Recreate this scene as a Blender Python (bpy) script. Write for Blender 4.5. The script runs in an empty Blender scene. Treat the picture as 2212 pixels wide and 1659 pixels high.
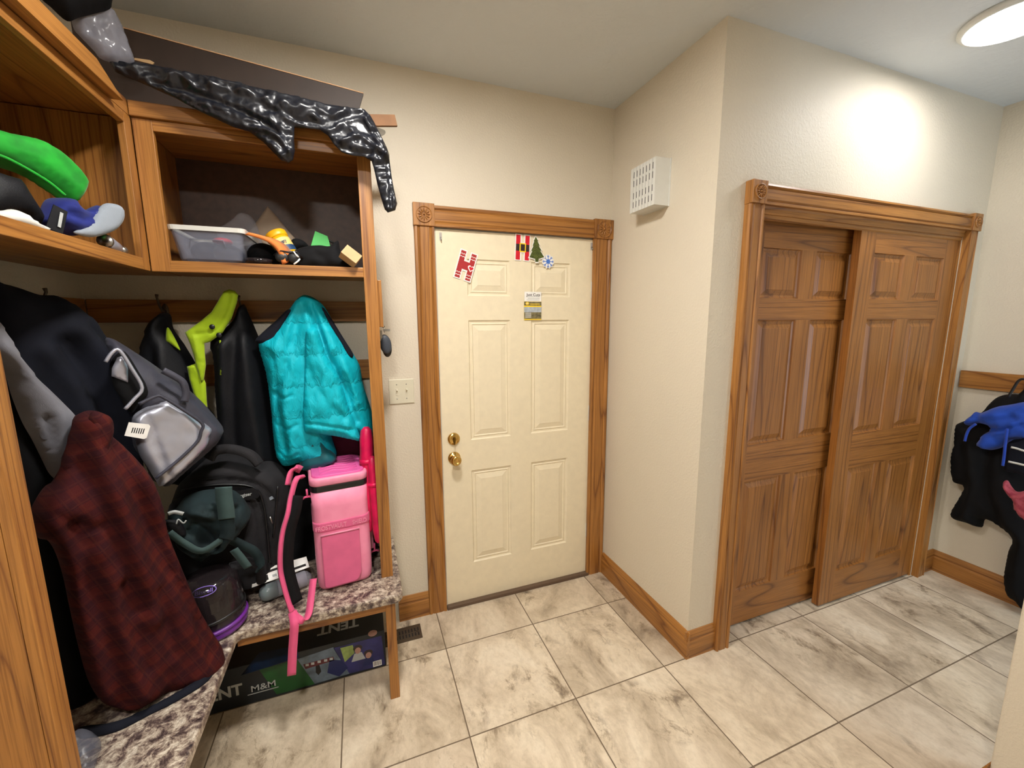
import bpy, math, random
import numpy as np
from mathutils import Vector, Matrix, noise, geometry
random.seed(7)
SC = bpy.context.scene
# ------------------------------------------------------------------ camera
YAW, PITCH, ROLL, FPX = 0.3552, -0.152, -0.0062, 885.4
CAM = Vector((-0.3768, -2.0899, 1.5958))
fw = Vector((math.sin(YAW)*math.cos(PITCH), math.cos(YAW)*math.cos(PITCH), math.sin(PITCH)))
r0 = Vector((math.cos(YAW), -math.sin(YAW), 0)); u0 = r0.cross(fw)
RT = r0*math.cos(ROLL)+u0*math.sin(ROLL); UP = u0*math.cos(ROLL)-r0*math.sin(ROLL)
cd = bpy.data.cameras.new('camera'); cam = bpy.data.objects.new('camera', cd)
SC.collection.objects.link(cam); SC.camera = cam
m = Matrix((RT, UP, -fw)).transposed().to_4x4(); m.translation = CAM; cam.matrix_world = m
cd.sensor_width = 36; cd.lens = FPX/2212*36; cd.clip_start = .05
# ------------------------------------------------------------------ world, exposure
w = bpy.data.worlds.new('world'); SC.world = w; w.use_nodes = True
w.node_tree.nodes['Background'].inputs[0].default_value = (.66, .83, 1, 1)
w.node_tree.nodes['Background'].inputs[1].default_value = 2.8
vs = SC.view_settings; vs.view_transform = 'Standard'; vs.look = 'None'; vs.gamma = 1; vs.use_curve_mapping = False
vs.exposure = 1.0
LAMP_A, LAMP_B, LAMP_C = 108, 27, 122        # emission of the three ceiling lamps
H = 2.737
XB, LY, XR, XL = 1.007, -0.74, 3.0, -1.37    # return wall, closet wall, right wall, left wall

def ray(u, v): return fw + RT*((u-1106)/FPX) - UP*((v-829.5)/FPX)
def P(u, v, ax, val):                         # the point of the plane ax = val seen at u, v of the photo
    d = ray(u, v); i = 'xyz'.index(ax); return CAM + d*((val-CAM[i])/d[i])
# ------------------------------------------------------------------ mesh builder
class G:
    def __init__(s): s.v = []; s.f = []; s.m = []; s.uv = None
    def add(s, vs, fs, T=None, mi=0):
        n = len(s.v)
        s.v += [(T @ Vector(p)) if T is not None else Vector(p) for p in vs]
        s.f += [[i+n for i in f] for f in fs]; s.m += [mi]*len(fs); return s
    def box(s, x0, x1, y0, y1, z0, z1, T=None, mi=0):
        v = [(x, y, z) for z in (z0, z1) for y in (y0, y1) for x in (x0, x1)]
        return s.add(v, [(0,2,3,1),(4,5,7,6),(0,1,5,4),(2,6,7,3),(0,4,6,2),(1,3,7,5)], T, mi)
    def rbox(s, x0, x1, y0, y1, z0, z1, r, T=None, mi=0, seg=4):   # rounded vertical corners
        pts = []
        for cx, cy, a in ((x1-r, y1-r, 0), (x0+r, y1-r, 90), (x0+r, y0+r, 180), (x1-r, y0+r, 270)):
            for k in range(seg+1):
                t = math.radians(a+90*k/seg); pts.append((cx+r*math.cos(t), cy+r*math.sin(t)))
        return s.loft([[(x, y, z) for x, y in pts] for z in (z0, z1)], T, mi)
    def loft(s, rings, T=None, mi=0, caps=True):
        n = len(rings[0]); v = [p for r in rings for p in r]; f = []
        for i in range(len(rings)-1):
            for j in range(n):
                k = (j+1) % n; f.append((i*n+j, i*n+k, (i+1)*n+k, (i+1)*n+j))
        if caps: f.append(tuple(reversed(range(n)))); f.append(tuple(range((len(rings)-1)*n, len(rings)*n)))
        return s.add(v, f, T, mi)
    def lathe(s, prof, T=None, n=32, mi=0, caps=True):
        return s.loft([[(r*math.cos(2*math.pi*k/n), r*math.sin(2*math.pi*k/n), z) for k in range(n)] for r, z in prof], T, mi, caps)
    def ball(s, c, rx, ry, rz, T=None, n=20, mi=0):
        prof = [(math.sin(math.pi*k/12), -math.cos(math.pi*k/12)) for k in range(13)]
        prof[0] = (.001, -1); prof[-1] = (.001, 1)
        M = Matrix.Translation(c) @ Matrix.Diagonal((rx, ry, rz, 1))
        return s.lathe(prof, (T @ M) if T is not None else M, n, mi)
    def tube(s, pts, r, n=8, mi=0, flut=0):
        pts = [Vector(p) for p in pts]; rs = r if isinstance(r, (list, tuple)) else [r]*len(pts)
        rings = []; ref = None
        for i, p in enumerate(pts):
            t = (pts[min(i+1, len(pts)-1)]-pts[max(i-1, 0)]).normalized()
            if ref is None: ref = t.orthogonal().normalized()
            ref = (ref - t*ref.dot(t)).normalized(); b = t.cross(ref)
            rings.append([p + (ref*math.cos(2*math.pi*k/n)+b*math.sin(2*math.pi*k/n))*rs[i]*(1-flut*(k % 2)) for k in range(n)])
        return s.loft(rings, None, mi)
    def ribbon(s, pts, wd, w, t=.002, mi=0):    # strap: wd = width direction (one, or one per point)
        pts = [Vector(p) for p in pts]; rings = []
        for i, p in enumerate(pts):
            d = (pts[min(i+1, len(pts)-1)]-pts[max(i-1, 0)]).normalized()
            W = Vector(wd[i] if isinstance(wd, list) else wd); W = (W-d*W.dot(d)).normalized(); N = d.cross(W)
            ww = w[i] if isinstance(w, list) else w
            rings.append([p-W*ww/2-N*t/2, p+W*ww/2-N*t/2, p+W*ww/2+N*t/2, p-W*ww/2+N*t/2])
        return s.loft(rings, None, mi)
    def prism(s, poly, O, U, V, d0, d1, mi=0):  # polygon in the U, V plane thickened along U x V
        N = Vector(U).cross(Vector(V)).normalized(); O = Vector(O)
        q = lambda a, b, d: O+Vector(U)*a+Vector(V)*b+N*d
        return s.loft([[q(a, b, d0) for a, b in poly], [q(a, b, d1) for a, b in poly]], None, mi)
    def sweep(s, prof, p0, p1, A, B, mi=0):     # moulding: profile (a, b) along A, B from p0 to p1
        p0, p1, A, B = map(Vector, (p0, p1, A, B))
        return s.loft([[p+A*a+B*b for a, b in prof] for p in (p0, p1)], None, mi)
    def panelled(s, x0, x1, z0, z1, yf, yb, rects, rings):   # slab whose front carries raised panels
        xs = sorted({x0, x1, *[r[0] for r in rects], *[r[1] for r in rects]})
        zs = sorted({z0, z1, *[r[2] for r in rects], *[r[3] for r in rects]})
        for i in range(len(xs)-1):
            for j in range(len(zs)-1):
                a, b, c, d = xs[i], xs[i+1], zs[j], zs[j+1]
                if any(r[0]-1e-6 <= a and b <= r[1]+1e-6 and r[2]-1e-6 <= c and d <= r[3]+1e-6 for r in rects): continue
                s.add([(a, yf, c), (b, yf, c), (b, yf, d), (a, yf, d)], [(0, 1, 2, 3)])
        for a, b, c, d in rects:
            L = [[(a+i, yf+h, c+i), (b-i, yf+h, c+i), (b-i, yf+h, d-i), (a+i, yf+h, d-i)] for i, h in rings]
            v = [p for l in L for p in l]; f = []
            for i in range(len(L)-1):
                for k in range(4): q = (k+1) % 4; f.append((i*4+k, i*4+q, i*4+4+q, i*4+4+k))
            f.append(tuple(range(len(v)-4, len(v)))); s.add(v, f)
        s.add([(x0, yf, z0), (x1, yf, z0), (x1, yf, z1), (x0, yf, z1), (x0, yb, z0), (x1, yb, z0), (x1, yb, z1), (x0, yb, z1)],
              [(5, 4, 7, 6), (4, 5, 1, 0), (3, 2, 6, 7), (4, 0, 3, 7), (1, 5, 6, 2)]); return s

def wloc(o):
    p = Vector((0, 0, 0))
    while o: p += o.location; o = o.parent
    return p
def tag(o, label=None, cat=None, group=None, kind=None):
    for k, v in (('label', label), ('category', cat), ('group', group), ('kind', kind)):
        if v: o[k] = v
    return o
def obj(name, g, mat, parent=None, bevel=0, smooth=False, sub=0, origin=None, label=None, cat=None, group=None, kind=None):
    if origin is None:
        if parent: origin = wloc(parent)
        else:
            a = np.array([list(p) for p in g.v]); lo, hi = a.min(0), a.max(0)
            origin = Vector(((lo[0]+hi[0])/2, (lo[1]+hi[1])/2, lo[2]))
    me = bpy.data.meshes.new(name); me.from_pydata([tuple(p-origin) for p in g.v], [], g.f)
    for mm in (mat if isinstance(mat, list) else [mat]): me.materials.append(mm)
    me.polygons.foreach_set('material_index', g.m)
    if smooth: me.polygons.foreach_set('use_smooth', [True]*len(me.polygons))
    if g.uv:
        l = me.uv_layers.new(name='UVMap'); l.data.foreach_set('uv', [c for f in g.f for i in f for c in g.uv[i]])
    me.update(); o = bpy.data.objects.new(name, me); SC.collection.objects.link(o)
    if parent: o.parent = parent
    else: o.location = origin
    if bevel:
        b = o.modifiers.new('bevel', 'BEVEL'); b.width = bevel; b.segments = 2; b.limit_method = 'ANGLE'
    if sub:
        b = o.modifiers.new('sub', 'SUBSURF'); b.levels = b.render_levels = sub
    return tag(o, label, cat, group, kind)
def thing(name, label, cat, loc, group=None, kind=None):
    o = bpy.data.objects.new(name, None); SC.collection.objects.link(o); o.location = Vector(loc); o.empty_display_size = .05
    return tag(o, label, cat, group, kind)
def text(s, O, U, V, size, mat, parent, name='lettering', depth=.0008, bold=0, fit=None, label=None):
    c = bpy.data.curves.new('t', 'FONT'); c.body = s; c.size = 1; c.extrude = .5; c.offset = bold
    to = bpy.data.objects.new('t', c); SC.collection.objects.link(to)
    me = bpy.data.meshes.new_from_object(to.evaluated_get(bpy.context.evaluated_depsgraph_get()))
    bpy.data.objects.remove(to); bpy.data.curves.remove(c)
    U, V, O = Vector(U).normalized(), Vector(V).normalized(), Vector(O); N = U.cross(V)
    xs = [v.co.x for v in me.vertices]; sx = size if not fit else fit/(max(xs)-min(xs))
    g = G(); g.v = [O+U*((v.co.x-min(xs))*sx)+V*v.co.y*size+N*(v.co.z+.5)*depth for v in me.vertices]
    g.f = [list(p.vertices) for p in me.polygons]; g.m = [0]*len(g.f); bpy.data.meshes.remove(me)
    return obj(name, g, mat, parent, label=label)

def seg_dist(pts, line):                       # distance of each point to a polyline
    best = np.full(len(pts), 9.)
    for a, b in zip(line[:-1], line[1:]):
        a, b = np.array(a), np.array(b); d = b-a; L = max(d@d, 1e-12)
        t = np.clip(((pts-a)@d)/L, 0, 1); q = pts-(a+t[:, None]*d); best = np.minimum(best, np.hypot(q[:, 0], q[:, 1]))
    return best
def catmull(p, n=5, closed=True):
    p = [np.array(a, float) for a in p]; N = len(p); out = []
    for i in range(N if closed else N-1):
        a, b, c, d = (p[(i+k) % N] if closed else p[min(max(i+k, 0), N-1)] for k in (-1, 0, 1, 2))
        for k in range(n):
            t = k/n; out.append(.5*((2*b)+(c-a)*t+(2*a-5*b+4*c-d)*t*t+(3*b-a-3*c+d)*t**3))
    if not closed: out.append(p[-1])
    return out
def relief(name, px, frame, depth, mat, parent=None, R=.08, folds=(), nz=(0, 1, 1), back=.35, th=.004, res=.014, smooth=True, lift=0, crk=(0, 1, 1), **kw):
    """cloth body: outline traced on the plane frame=(normal, point), filled, swollen by `depth` towards the normal,
    with folds [(polyline, width, amplitude)] and drape noise (amplitude, across, along)"""
    n = Vector(frame[0]).normalized(); p0 = Vector(frame[1]); V = (Vector((0, 0, 1))-n*n.z)
    V = V.normalized() if V.length > .1 else Vector((0, 1, 0)); U = V.cross(n)
    def to2(q):
        d = ray(*q); W = CAM+d*((p0-CAM).dot(n)/d.dot(n)); return ((W-p0).dot(U), (W-p0).dot(V))
    o2 = [to2(q) for q in px]
    if smooth: o2 = [tuple(a) for a in catmull(o2, 4)]
    rs = []
    for a, b in zip(o2, o2[1:]+o2[:1]):
        L = math.dist(a, b); k = max(1, int(L/res))
        rs += [(a[0]+(b[0]-a[0])*i/k, a[1]+(b[1]-a[1])*i/k) for i in range(k)]
    keep = [rs[0]]
    for a in rs[1:]:
        if math.dist(a, keep[-1]) > res*.35: keep.append(a)
    ol = np.array(keep); lo, hi = ol.min(0), ol.max(0)
    gx, gy = np.meshgrid(np.arange(lo[0], hi[0], res), np.arange(lo[1], hi[1], res*.87)); gx[1::2] += res/2
    g = np.c_[gx.ravel(), gy.ravel()]
    ins = np.zeros(len(g), bool)
    for a, b in zip(ol, np.roll(ol, -1, 0)):
        c = (a[1] > g[:, 1]) != (b[1] > g[:, 1])
        with np.errstate(divide='ignore', invalid='ignore'):
            ins ^= c & (g[:, 0] < (b[0]-a[0])*(g[:, 1]-a[1])/(b[1]-a[1])+a[0])
    g = g[ins]; ring = list(map(tuple, ol))+[tuple(ol[0])]
    if len(g): g = g[seg_dist(g, ring) > res*.5]
    nb = len(ol); pts = [Vector(a) for a in ol]+[Vector(a) for a in g]
    ov, _, of, ovo, _, _ = geometry.delaunay_2d_cdt(pts, [], [list(range(nb))], 1, 1e-6)
    A = np.array([list(a) for a in ov]); d = seg_dist(A, ring); e = np.clip(d/R, 0, 1)
    h = depth*np.sqrt(np.maximum(0, 1-(1-e)**2)); fade = np.clip(d/(R*.4), 0, 1)
    for ln, wd, am in folds:
        l2 = [to2(q) for q in ln]; h = h+am*np.exp(-(seg_dist(A, [tuple(c) for c in catmull(l2, 4, False)] if len(l2) > 2 else l2)/wd)**2)*fade
    if nz[0]:
        sd = abs(hash(name+str(px[0]))) % 97 if False else (px[0][0]*.37+px[0][1]*.11) % 50
        h = h+nz[0]*fade*np.array([noise.fractal(Vector((a*nz[1]+sd, b*nz[2], sd)), .8, 2.1, 3) for a, b in A])
    if crk[0]: h = h-crk[0]*fade*np.array([abs(noise.noise(Vector((a*crk[1], b*crk[2], 3.3))))*1.6+abs(noise.noise(Vector((a*crk[1]*2.3, b*crk[2]*2.1, 7.7))))*.7 for a, b in A])
    m_ = G(); N_ = len(A)
    fr = [p0+U*a+V*b+n*(lift+th/2+max(hh, -th*.3)) for (a, b), hh in zip(A, h)]
    bk = [p0+U*a+V*b+n*(lift-th/2-back*abs(hh)) for (a, b), hh in zip(A, depth*np.sqrt(np.maximum(0, 1-(1-e)**2)))]
    m_.v = fr+bk; cnt = {}
    for f in of:
        x = [A[i] for i in f]; ar = (x[1][0]-x[0][0])*(x[2][1]-x[0][1])-(x[2][0]-x[0][0])*(x[1][1]-x[0][1])
        if abs(ar) < 1e-10: continue
        f = list(f) if ar > 0 else list(reversed(f)); m_.f.append(f); m_.f.append([i+N_ for i in reversed(f)])
        for i in range(len(f)): cnt[(f[i], f[(i+1) % len(f)])] = 1
    for a, b in list(cnt):
        if (b, a) not in cnt: m_.f.append([b, a, a+N_, b+N_])
    m_.m = [0]*len(m_.f); m_.uv = [(float(a), float(b)) for a, b in A]*2
    return obj(name, m_, mat, parent, smooth=True, **kw)
# ------------------------------------------------------------------ materials
def lin(c): return tuple(((x/255)/12.92 if x/255 <= .04045 else ((x/255+.055)/1.055)**2.4) for x in c)+(1,)
class N_:
    def __init__(s, name):
        s.m = bpy.data.materials.new(name); s.m.use_nodes = True; s.t = s.m.node_tree; s.b = s.t.nodes['Principled BSDF']
    def n(s, typ, **kw):
        x = s.t.nodes.new('ShaderNode'+typ)
        for k, v in kw.items():
            if hasattr(x, k) and k not in ('Scale',): setattr(x, k, v)
        return x
    def l(s, a, b): s.t.links.new(a, b)
    def co(s, kind='Object', sc=(1, 1, 1), loc=(0, 0, 0), rot=(0, 0, 0)):
        tc = s.n('TexCoord'); mp = s.n('Mapping'); s.l(tc.outputs[kind], mp.inputs[0])
        mp.inputs['Scale'].default_value = sc; mp.inputs['Location'].default_value = loc; mp.inputs['Rotation'].default_value = rot
        return mp.outputs[0]
    def nz(s, vec, scale, det=3, rough=.5, dist=0):
        x = s.n('TexNoise'); s.l(vec, x.inputs['Vector']); x.inputs['Scale'].default_value = scale
        x.inputs['Detail'].default_value = det; x.inputs['Roughness'].default_value = rough; x.inputs['Distortion'].default_value = dist
        return x.outputs['Fac']
    def ramp(s, fac, stops, interp='LINEAR'):
        x = s.n('ValToRGB'); s.l(fac, x.inputs[0]); cr = x.color_ramp; cr.interpolation = interp
        while len(cr.elements) < len(stops): cr.elements.new(.5)
        for e, (p, c) in zip(cr.elements, stops): e.position = p; e.color = c if len(c) == 4 else (*c, 1)
        return x.outputs[0]
    def math(s, op, a, b=0, c=None):
        x = s.n('Math'); x.operation = op
        for i, q in enumerate((a, b, c)):
            if q is None: continue
            if isinstance(q, (int, float)): x.inputs[i].default_value = q
            else: s.l(q, x.inputs[i])
        return x.outputs[0]
    def mix(s, f, a, b, op='MIX'):
        x = s.n('Mix'); x.data_type = 'RGBA'; x.blend_type = op
        for i, q in ((0, f), (6, a), (7, b)):
            if isinstance(q, (int, float, tuple)): x.inputs[i].default_value = q
            else: s.l(q, x.inputs[i])
        return x.outputs[2]
    def bump(s, hgt, st=.3, dist=.002):
        x = s.n('Bump'); x.inputs['Strength'].default_value = st; x.inputs['Distance'].default_value = dist
        s.l(hgt, x.inputs['Height']); s.l(x.outputs[0], s.b.inputs['Normal'])
    def col(s, c):
        if isinstance(c, tuple): s.b.inputs['Base Color'].default_value = c
        else: s.l(c, s.b.inputs['Base Color'])
    def set(s, **kw):
        for k, v in kw.items(): s.b.inputs[k.replace('_', ' ')].default_value = v
        return s
def plain(name, rgb, rough=.5, metal=0, var=.06, sc=30, bump=0, bsc=200, **kw):
    s = N_(name); c = lin(rgb); v = s.co()
    f = s.nz(v, sc); s.col(s.ramp(f, [(.3, tuple(x*(1-var) for x in c[:3])), (.7, tuple(min(1, x*(1+var)) for x in c[:3]))]))
    s.set(Roughness=rough, Metallic=metal, **kw)
    if bump: s.bump(s.nz(v, bsc, 2), bump, .002)
    return s.m
def oak(name, axis, light=(172, 118, 56), dark=(108, 62, 24), rough=.34, seed=0):
    s = N_(name); st = [1, 1, 1]; st['xyz'.index(axis)] = .055
    v = s.co(sc=tuple(st), loc=(seed, seed*1.7, seed*.6))
    big = s.nz(v, 6, 1.5, .4, .15); rings = s.math('PINGPONG', s.math('MULTIPLY', big, 13), .5)
    md = tuple(a*.75+b*.25 for a, b in zip(dark, light)); base = s.ramp(rings, [(0, lin(md)), (.07, lin(tuple(a*.2+b*.8 for a, b in zip(dark, light)))), (.2, lin(light)), (1, lin(tuple(min(255, a*1.03) for a in light)))])
    st2 = [1, 1, 1]; st2['xyz'.index(axis)] = .018; v2 = s.co(sc=tuple(st2))
    pore = s.ramp(s.nz(v2, 260, 3, .6), [(.38, (.62, .56, .5)), (.54, (1, 1, 1))])
    st3 = [1, 1, 1]; st3['xyz'.index(axis)] = .03; streak = s.ramp(s.nz(s.co(sc=tuple(st3)), 38, 3, .6), [(.35, (.8, .76, .72)), (.6, (1.04, 1.03, 1.02))]); pore = s.mix(1., pore, streak, 'MULTIPLY')
    tone = s.ramp(s.nz(s.co(), 2.2, 2), [(.3, (.84, .82, .8)), (.7, (1.0, 1.0, 1.0))])
    s.col(s.mix(.75, s.mix(.8, base, tone, 'MULTIPLY'), pore, 'MULTIPLY')); s.set(Roughness=rough+.1, Coat_Weight=.12, Coat_Roughness=.3)
    s.bump(s.nz(v2, 320, 2), .12, .001); return s.m
def fabric(name, rgb, rough=.85, var=.15, bsc=600, bump=.25, sheen=.3, rgb2=None, sc=14):
    s = N_(name); c = lin(rgb); v = s.co(); c2 = lin(rgb2) if rgb2 else tuple(x*(1-var*2) for x in c[:3])
    s.col(s.ramp(s.nz(v, sc, 4), [(.35, c2), (.6, c)])); s.set(Roughness=rough, Sheen_Weight=sheen*min(1, max(c[:3])*4)*.5, Sheen_Roughness=.5, Specular_IOR_Level=.25 if max(c[:3]) < .05 else .4)
    s.bump(s.nz(v, bsc, 2), bump, .0015); return s.m
def wallmat(name, rgb, scale=110, st=.35, rough=.42):
    s = N_(name); v = s.co(); c = lin(rgb)
    s.col(s.ramp(s.nz(v, 1.3, 3), [(.3, tuple(x*.965 for x in c[:3])), (.7, c)])); s.set(Roughness=rough, Specular_IOR_Level=.45)
    f = s.nz(v, scale, 3, .6); s.bump(s.ramp(f, [(.42, (0, 0, 0)), (.62, (1, 1, 1))]), st, .0022); return s.m
def emit(name, rgb, st):
    s = N_(name); s.col((1, 1, 1, 1)); s.b.inputs['Emission Color'].default_value = rgb; s.b.inputs['Emission Strength'].default_value = st; return s.m
def clear(name, rgb, alpha=.35, rough=.15):
    s = N_(name); t = s.n('BsdfTransparent'); x = s.n('MixShader'); x.inputs[0].default_value = alpha
    out = s.t.nodes['Material Output']; s.l(t.outputs[0], x.inputs[1]); s.l(s.b.outputs[0], x.inputs[2]); s.l(x.outputs[0], out.inputs[0])
    s.col(lin(rgb)); s.set(Roughness=rough); v = s.co(); s.bump(s.nz(v, 25, 3), .4, .006); return s.m
def floormat():
    s = N_('travertine_tile'); t = .4655; x0, y0 = -.5283, .1817
    g = s.n('NewGeometry').outputs['Position']; sp = s.n('SeparateXYZ'); s.l(g, sp.inputs[0])
    ux = s.math('DIVIDE', s.math('SUBTRACT', sp.outputs[0], x0), t); uy = s.math('DIVIDE', s.math('SUBTRACT', sp.outputs[1], y0), t)
    ix, iy = s.math('FLOOR', ux), s.math('FLOOR', uy)
    def edge(q):
        fr = s.math('FRACT', q); return s.math('MINIMUM', fr, s.math('SUBTRACT', 1, fr))
    gr = s.math('MINIMUM', edge(ux), edge(uy)); isg = s.math('LESS_THAN', gr, .0055)
    cb = s.n('CombineXYZ'); s.l(ix, cb.inputs[0]); s.l(iy, cb.inputs[1]); wn = s.n('TexWhiteNoise'); s.l(cb.outputs[0], wn.inputs[0])
    sc = s.n('VectorMath'); sc.operation = 'MULTIPLY_ADD'; s.l(wn.outputs['Color'], sc.inputs[0]); sc.inputs[1].default_value = (30, 30, 30); s.l(g, sc.inputs[2])
    mp = s.n('Mapping'); s.l(sc.outputs[0], mp.inputs[0]); mp.inputs['Scale'].default_value = (1, .62, 1); mp.inputs['Rotation'].default_value = (0, 0, .5)
    v = mp.outputs[0]
    a = s.nz(v, 4.2, 8, .68, .6); b = s.nz(v, 11, 9, .76, .5); c = s.nz(v, 46, 5, .75)
    base = s.ramp(a, [(.3, lin((158, 143, 124))), (.43, lin((198, 182, 160))), (.55, lin((222, 207, 185))), (.72, lin((236, 225, 206)))])
    dk = s.ramp(b, [(.34, (.24, .22, .22)), (.42, (.55, .51, .47)), (.5, (.95, .94, .92))])
    reg = s.ramp(s.nz(v, 3.4, 3, .6, 1), [(.47, (0, 0, 0)), (.6, (1, 1, 1))])
    q = s.mix(reg, base, s.mix(1., base, dk, 'MULTIPLY'))
    q = s.mix(.5, q, s.ramp(c, [(.35, (.74, .72, .68)), (.55, (1, 1, 1))]), 'MULTIPLY')
    tone = s.ramp(wn.outputs['Value'], [(0, (.86, .84, .82)), (.5, (.97, .96, .93)), (1, (1, 1, 1))]); q = s.mix(1., q, tone, 'MULTIPLY')
    s.col(s.mix(isg, q, lin((112, 96, 78)))); 
    rr = s.math('ADD', .3, s.math('MULTIPLY', b, .25)); s.l(s.math('MAXIMUM', rr, s.math('MULTIPLY', isg, .9)), s.b.inputs['Roughness'])
    s.bump(s.math('ADD', s.math('MULTIPLY', b, .25), s.math('MULTIPLY', s.math('SUBTRACT', 1, isg), .8)), .35, .002); return s.m
def laminate():
    s = N_('granite_laminate'); v = s.co(); a = s.nz(v, 30, 9, .74, .35); b = s.nz(v, 90, 4, .7)
    q = s.ramp(a, [(.36, lin((52, 42, 42))), (.44, lin((98, 82, 78))), (.5, lin((150, 134, 120))), (.58, lin((196, 184, 166))), (.68, lin((222, 214, 200)))])
    s.col(s.mix(.6, q, s.ramp(b, [(.38, (.4, .36, .36)), (.52, (1, 1, 1))]), 'MULTIPLY')); s.set(Roughness=.28); s.bump(b, .1, .001); return s.m
def plaidmat():
    s = N_('plaid_flannel'); tc = s.n('TexCoord'); sp = s.n('SeparateXYZ'); s.l(tc.outputs['UV'], sp.inputs[0])
    def st(q, f, th, ph=0): return s.math('GREATER_THAN', s.math('SINE', s.math('ADD', s.math('MULTIPLY', q, f*1.25), ph)), th)
    a = s.math('ADD', sp.outputs[0], s.math('MULTIPLY', sp.outputs[1], .35)); b = s.math('SUBTRACT', sp.outputs[1], s.math('MULTIPLY', sp.outputs[0], .35))
    c = s.mix(s.math('MULTIPLY', st(a, 105, .1), .55), lin((74, 24, 20)), lin((40, 14, 20)))
    c = s.mix(s.math('MULTIPLY', st(b, 105, .1), .5), c, lin((34, 14, 22)))
    c = s.mix(s.math('MULTIPLY', s.math('MAXIMUM', st(a, 210, .88), st(b, 210, .88)), .22), c, lin((92, 44, 28))); c = s.mix(s.ramp(s.nz(s.co(), 9, 4), [(.35, (0,)*3), (.62, (.5,)*3)]), c, lin((46, 16, 20)))
    s.col(c); s.set(Roughness=.95, Specular_IOR_Level=.15); s.bump(s.nz(s.co(), 500, 2), .25, .0015); return s.m
def quilt(name, rgb):
    s = N_(name); c = lin(rgb); tc = s.n('TexCoord'); mp = s.n('Mapping'); s.l(tc.outputs['UV'], mp.inputs[0]); mp.inputs['Scale'].default_value = (1.7, .8, 1); mp.inputs['Rotation'].default_value = (0, 0, .25)
    sp = s.n('SeparateXYZ'); s.l(tc.outputs['UV'], sp.inputs[0])
    f = s.nz(mp.outputs[0], 24, 5, .62, 1.2); q = s.math('POWER', s.math('ABSOLUTE', s.math('SINE', s.math('MULTIPLY', s.math('ADD', sp.outputs[1], s.math('MULTIPLY', f, .07)), 25))), .3)
    s.col(s.ramp(f, [(.3, tuple(x*.86 for x in c[:3])), (.6, c)])); s.set(Roughness=.64, Specular_IOR_Level=.3); s.bump(s.math('ADD', s.math('MULTIPLY', f, 1.0), s.math('MULTIPLY', q, .8)), .8, .007); return s.m

M_wall = wallmat('wall_paint', (216, 206, 187), rough=.5); M_ceil = wallmat('ceiling_paint', (210, 216, 220), 24, .4, .6)
M_floor = floormat(); M_lam = laminate()
OZ, OX, OY = oak('oak_upright', 'z'), oak('oak_across', 'x', seed=3), oak('oak_deep', 'y', seed=5)
OZd, OXd = oak('oak_door_upright', 'z', (162, 106, 48), (96, 54, 20), .3, 9), oak('oak_door_across', 'x', (162, 106, 48), (96, 54, 20), .3, 11)
M_back = plain('dark_back_panel', (72, 52, 42), .5, var=.2, sc=40); M_door = plain('cream_door_paint', (228, 216, 188), .42, var=.03, bump=.15, bsc=90)
M_board = plain('brown_hardboard', (50, 36, 28), .6, var=.15, sc=12); M_edge = plain('pale_board_edge', (190, 150, 112), .7)
M_brass = plain('polished_brass', (214, 178, 104), .18, 1); M_brassd = plain('dark_brass', (120, 92, 40), .3, 1); M_steel = plain('brushed_steel', (170, 168, 164), .3, 1)  # second brass is a darker tone, for thumb turn and plug cord
M_white = plain('white_plastic', (214, 214, 208), .4, var=.02); M_ivory = plain('ivory_plastic', (210, 204, 182), .35, var=.02)
M_black = plain('black_plastic', (20, 20, 22), .4); M_dark = plain('dark_slot', (30, 26, 24), .8); M_bronze = plain('bronze_metal', (92, 80, 66), .4, .6)
M_rub = plain('brown_sill', (96, 76, 60), .6)
M_navy = fabric('navy_fleece', (15, 18, 30)); M_blk = fabric('black_cloth', (9, 9, 12)); M_blk2 = fabric('black_nylon', (15, 16, 21), .6, bump=.4, bsc=350)
M_grey = fabric('heather_grey_fleece', (118, 118, 126), .95, .06, 500); M_hv = fabric('lime_reflective_cloth', (160, 190, 8), .7, .08)
M_teal = quilt('teal_quilted_nylon', (0, 176, 194)); M_tealp = fabric('teal_nylon', (6, 92, 102), .5, sc=8); M_plaid = plaidmat()
M_silver = plain('silver_foil_cloth', (176, 178, 192), .34, .55, var=.1, sc=10, bump=.25, bsc=14); M_greyny = fabric('grey_nylon', (58, 58, 70), .55, bump=.4, bsc=300)
M_pink = fabric('pink_tarpaulin', (238, 144, 176), .5, .05, 120, .1, .1, rgb2=(230, 132, 165)); M_pink2 = fabric('pink_pocket_cloth', (220, 100, 144), .6, .05); M_pinkl = plain('light_pink_rim', (228, 140, 170), .4)
M_lid = plain('orchid_lid', (222, 96, 164), .45, var=.04); M_hot = fabric('hot_pink_nylon', (216, 6, 80), .45, .15, 60, .3, .1); M_mar = fabric('magenta_cloth', (110, 30, 66), .7)
M_strap = fabric('pink_webbing', (222, 84, 132), .6, .04); M_duf = fabric('grey_green_canvas', (30, 45, 48), .8, .2, rgb2=(18, 28, 31)); M_dufs = fabric('sage_webbing', (56, 78, 78), .7, .1)
M_pack = fabric('black_pack_canvas', (38, 37, 40), .8, bump=.5, bsc=400); M_bag = plain('black_bin_liner', (20, 22, 29), .33, var=.1, bump=.6, bsc=60)
M_blue = fabric('royal_blue_cloth', (20, 62, 168), .8, .08); M_cap = fabric('cap_blue_cloth', (10, 28, 112), .8); M_brim = fabric('grey_brim_cloth', (136, 144, 154), .8, .05)
M_green = fabric('bright_green_cloth', (24, 172, 44), .7, .15, 60, .1, rgb2=(8, 130, 30)); M_purple = plain('purple_plastic', (104, 40, 140), .35); M_lilac = plain('lilac_print', (128, 104, 190), .4)
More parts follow.
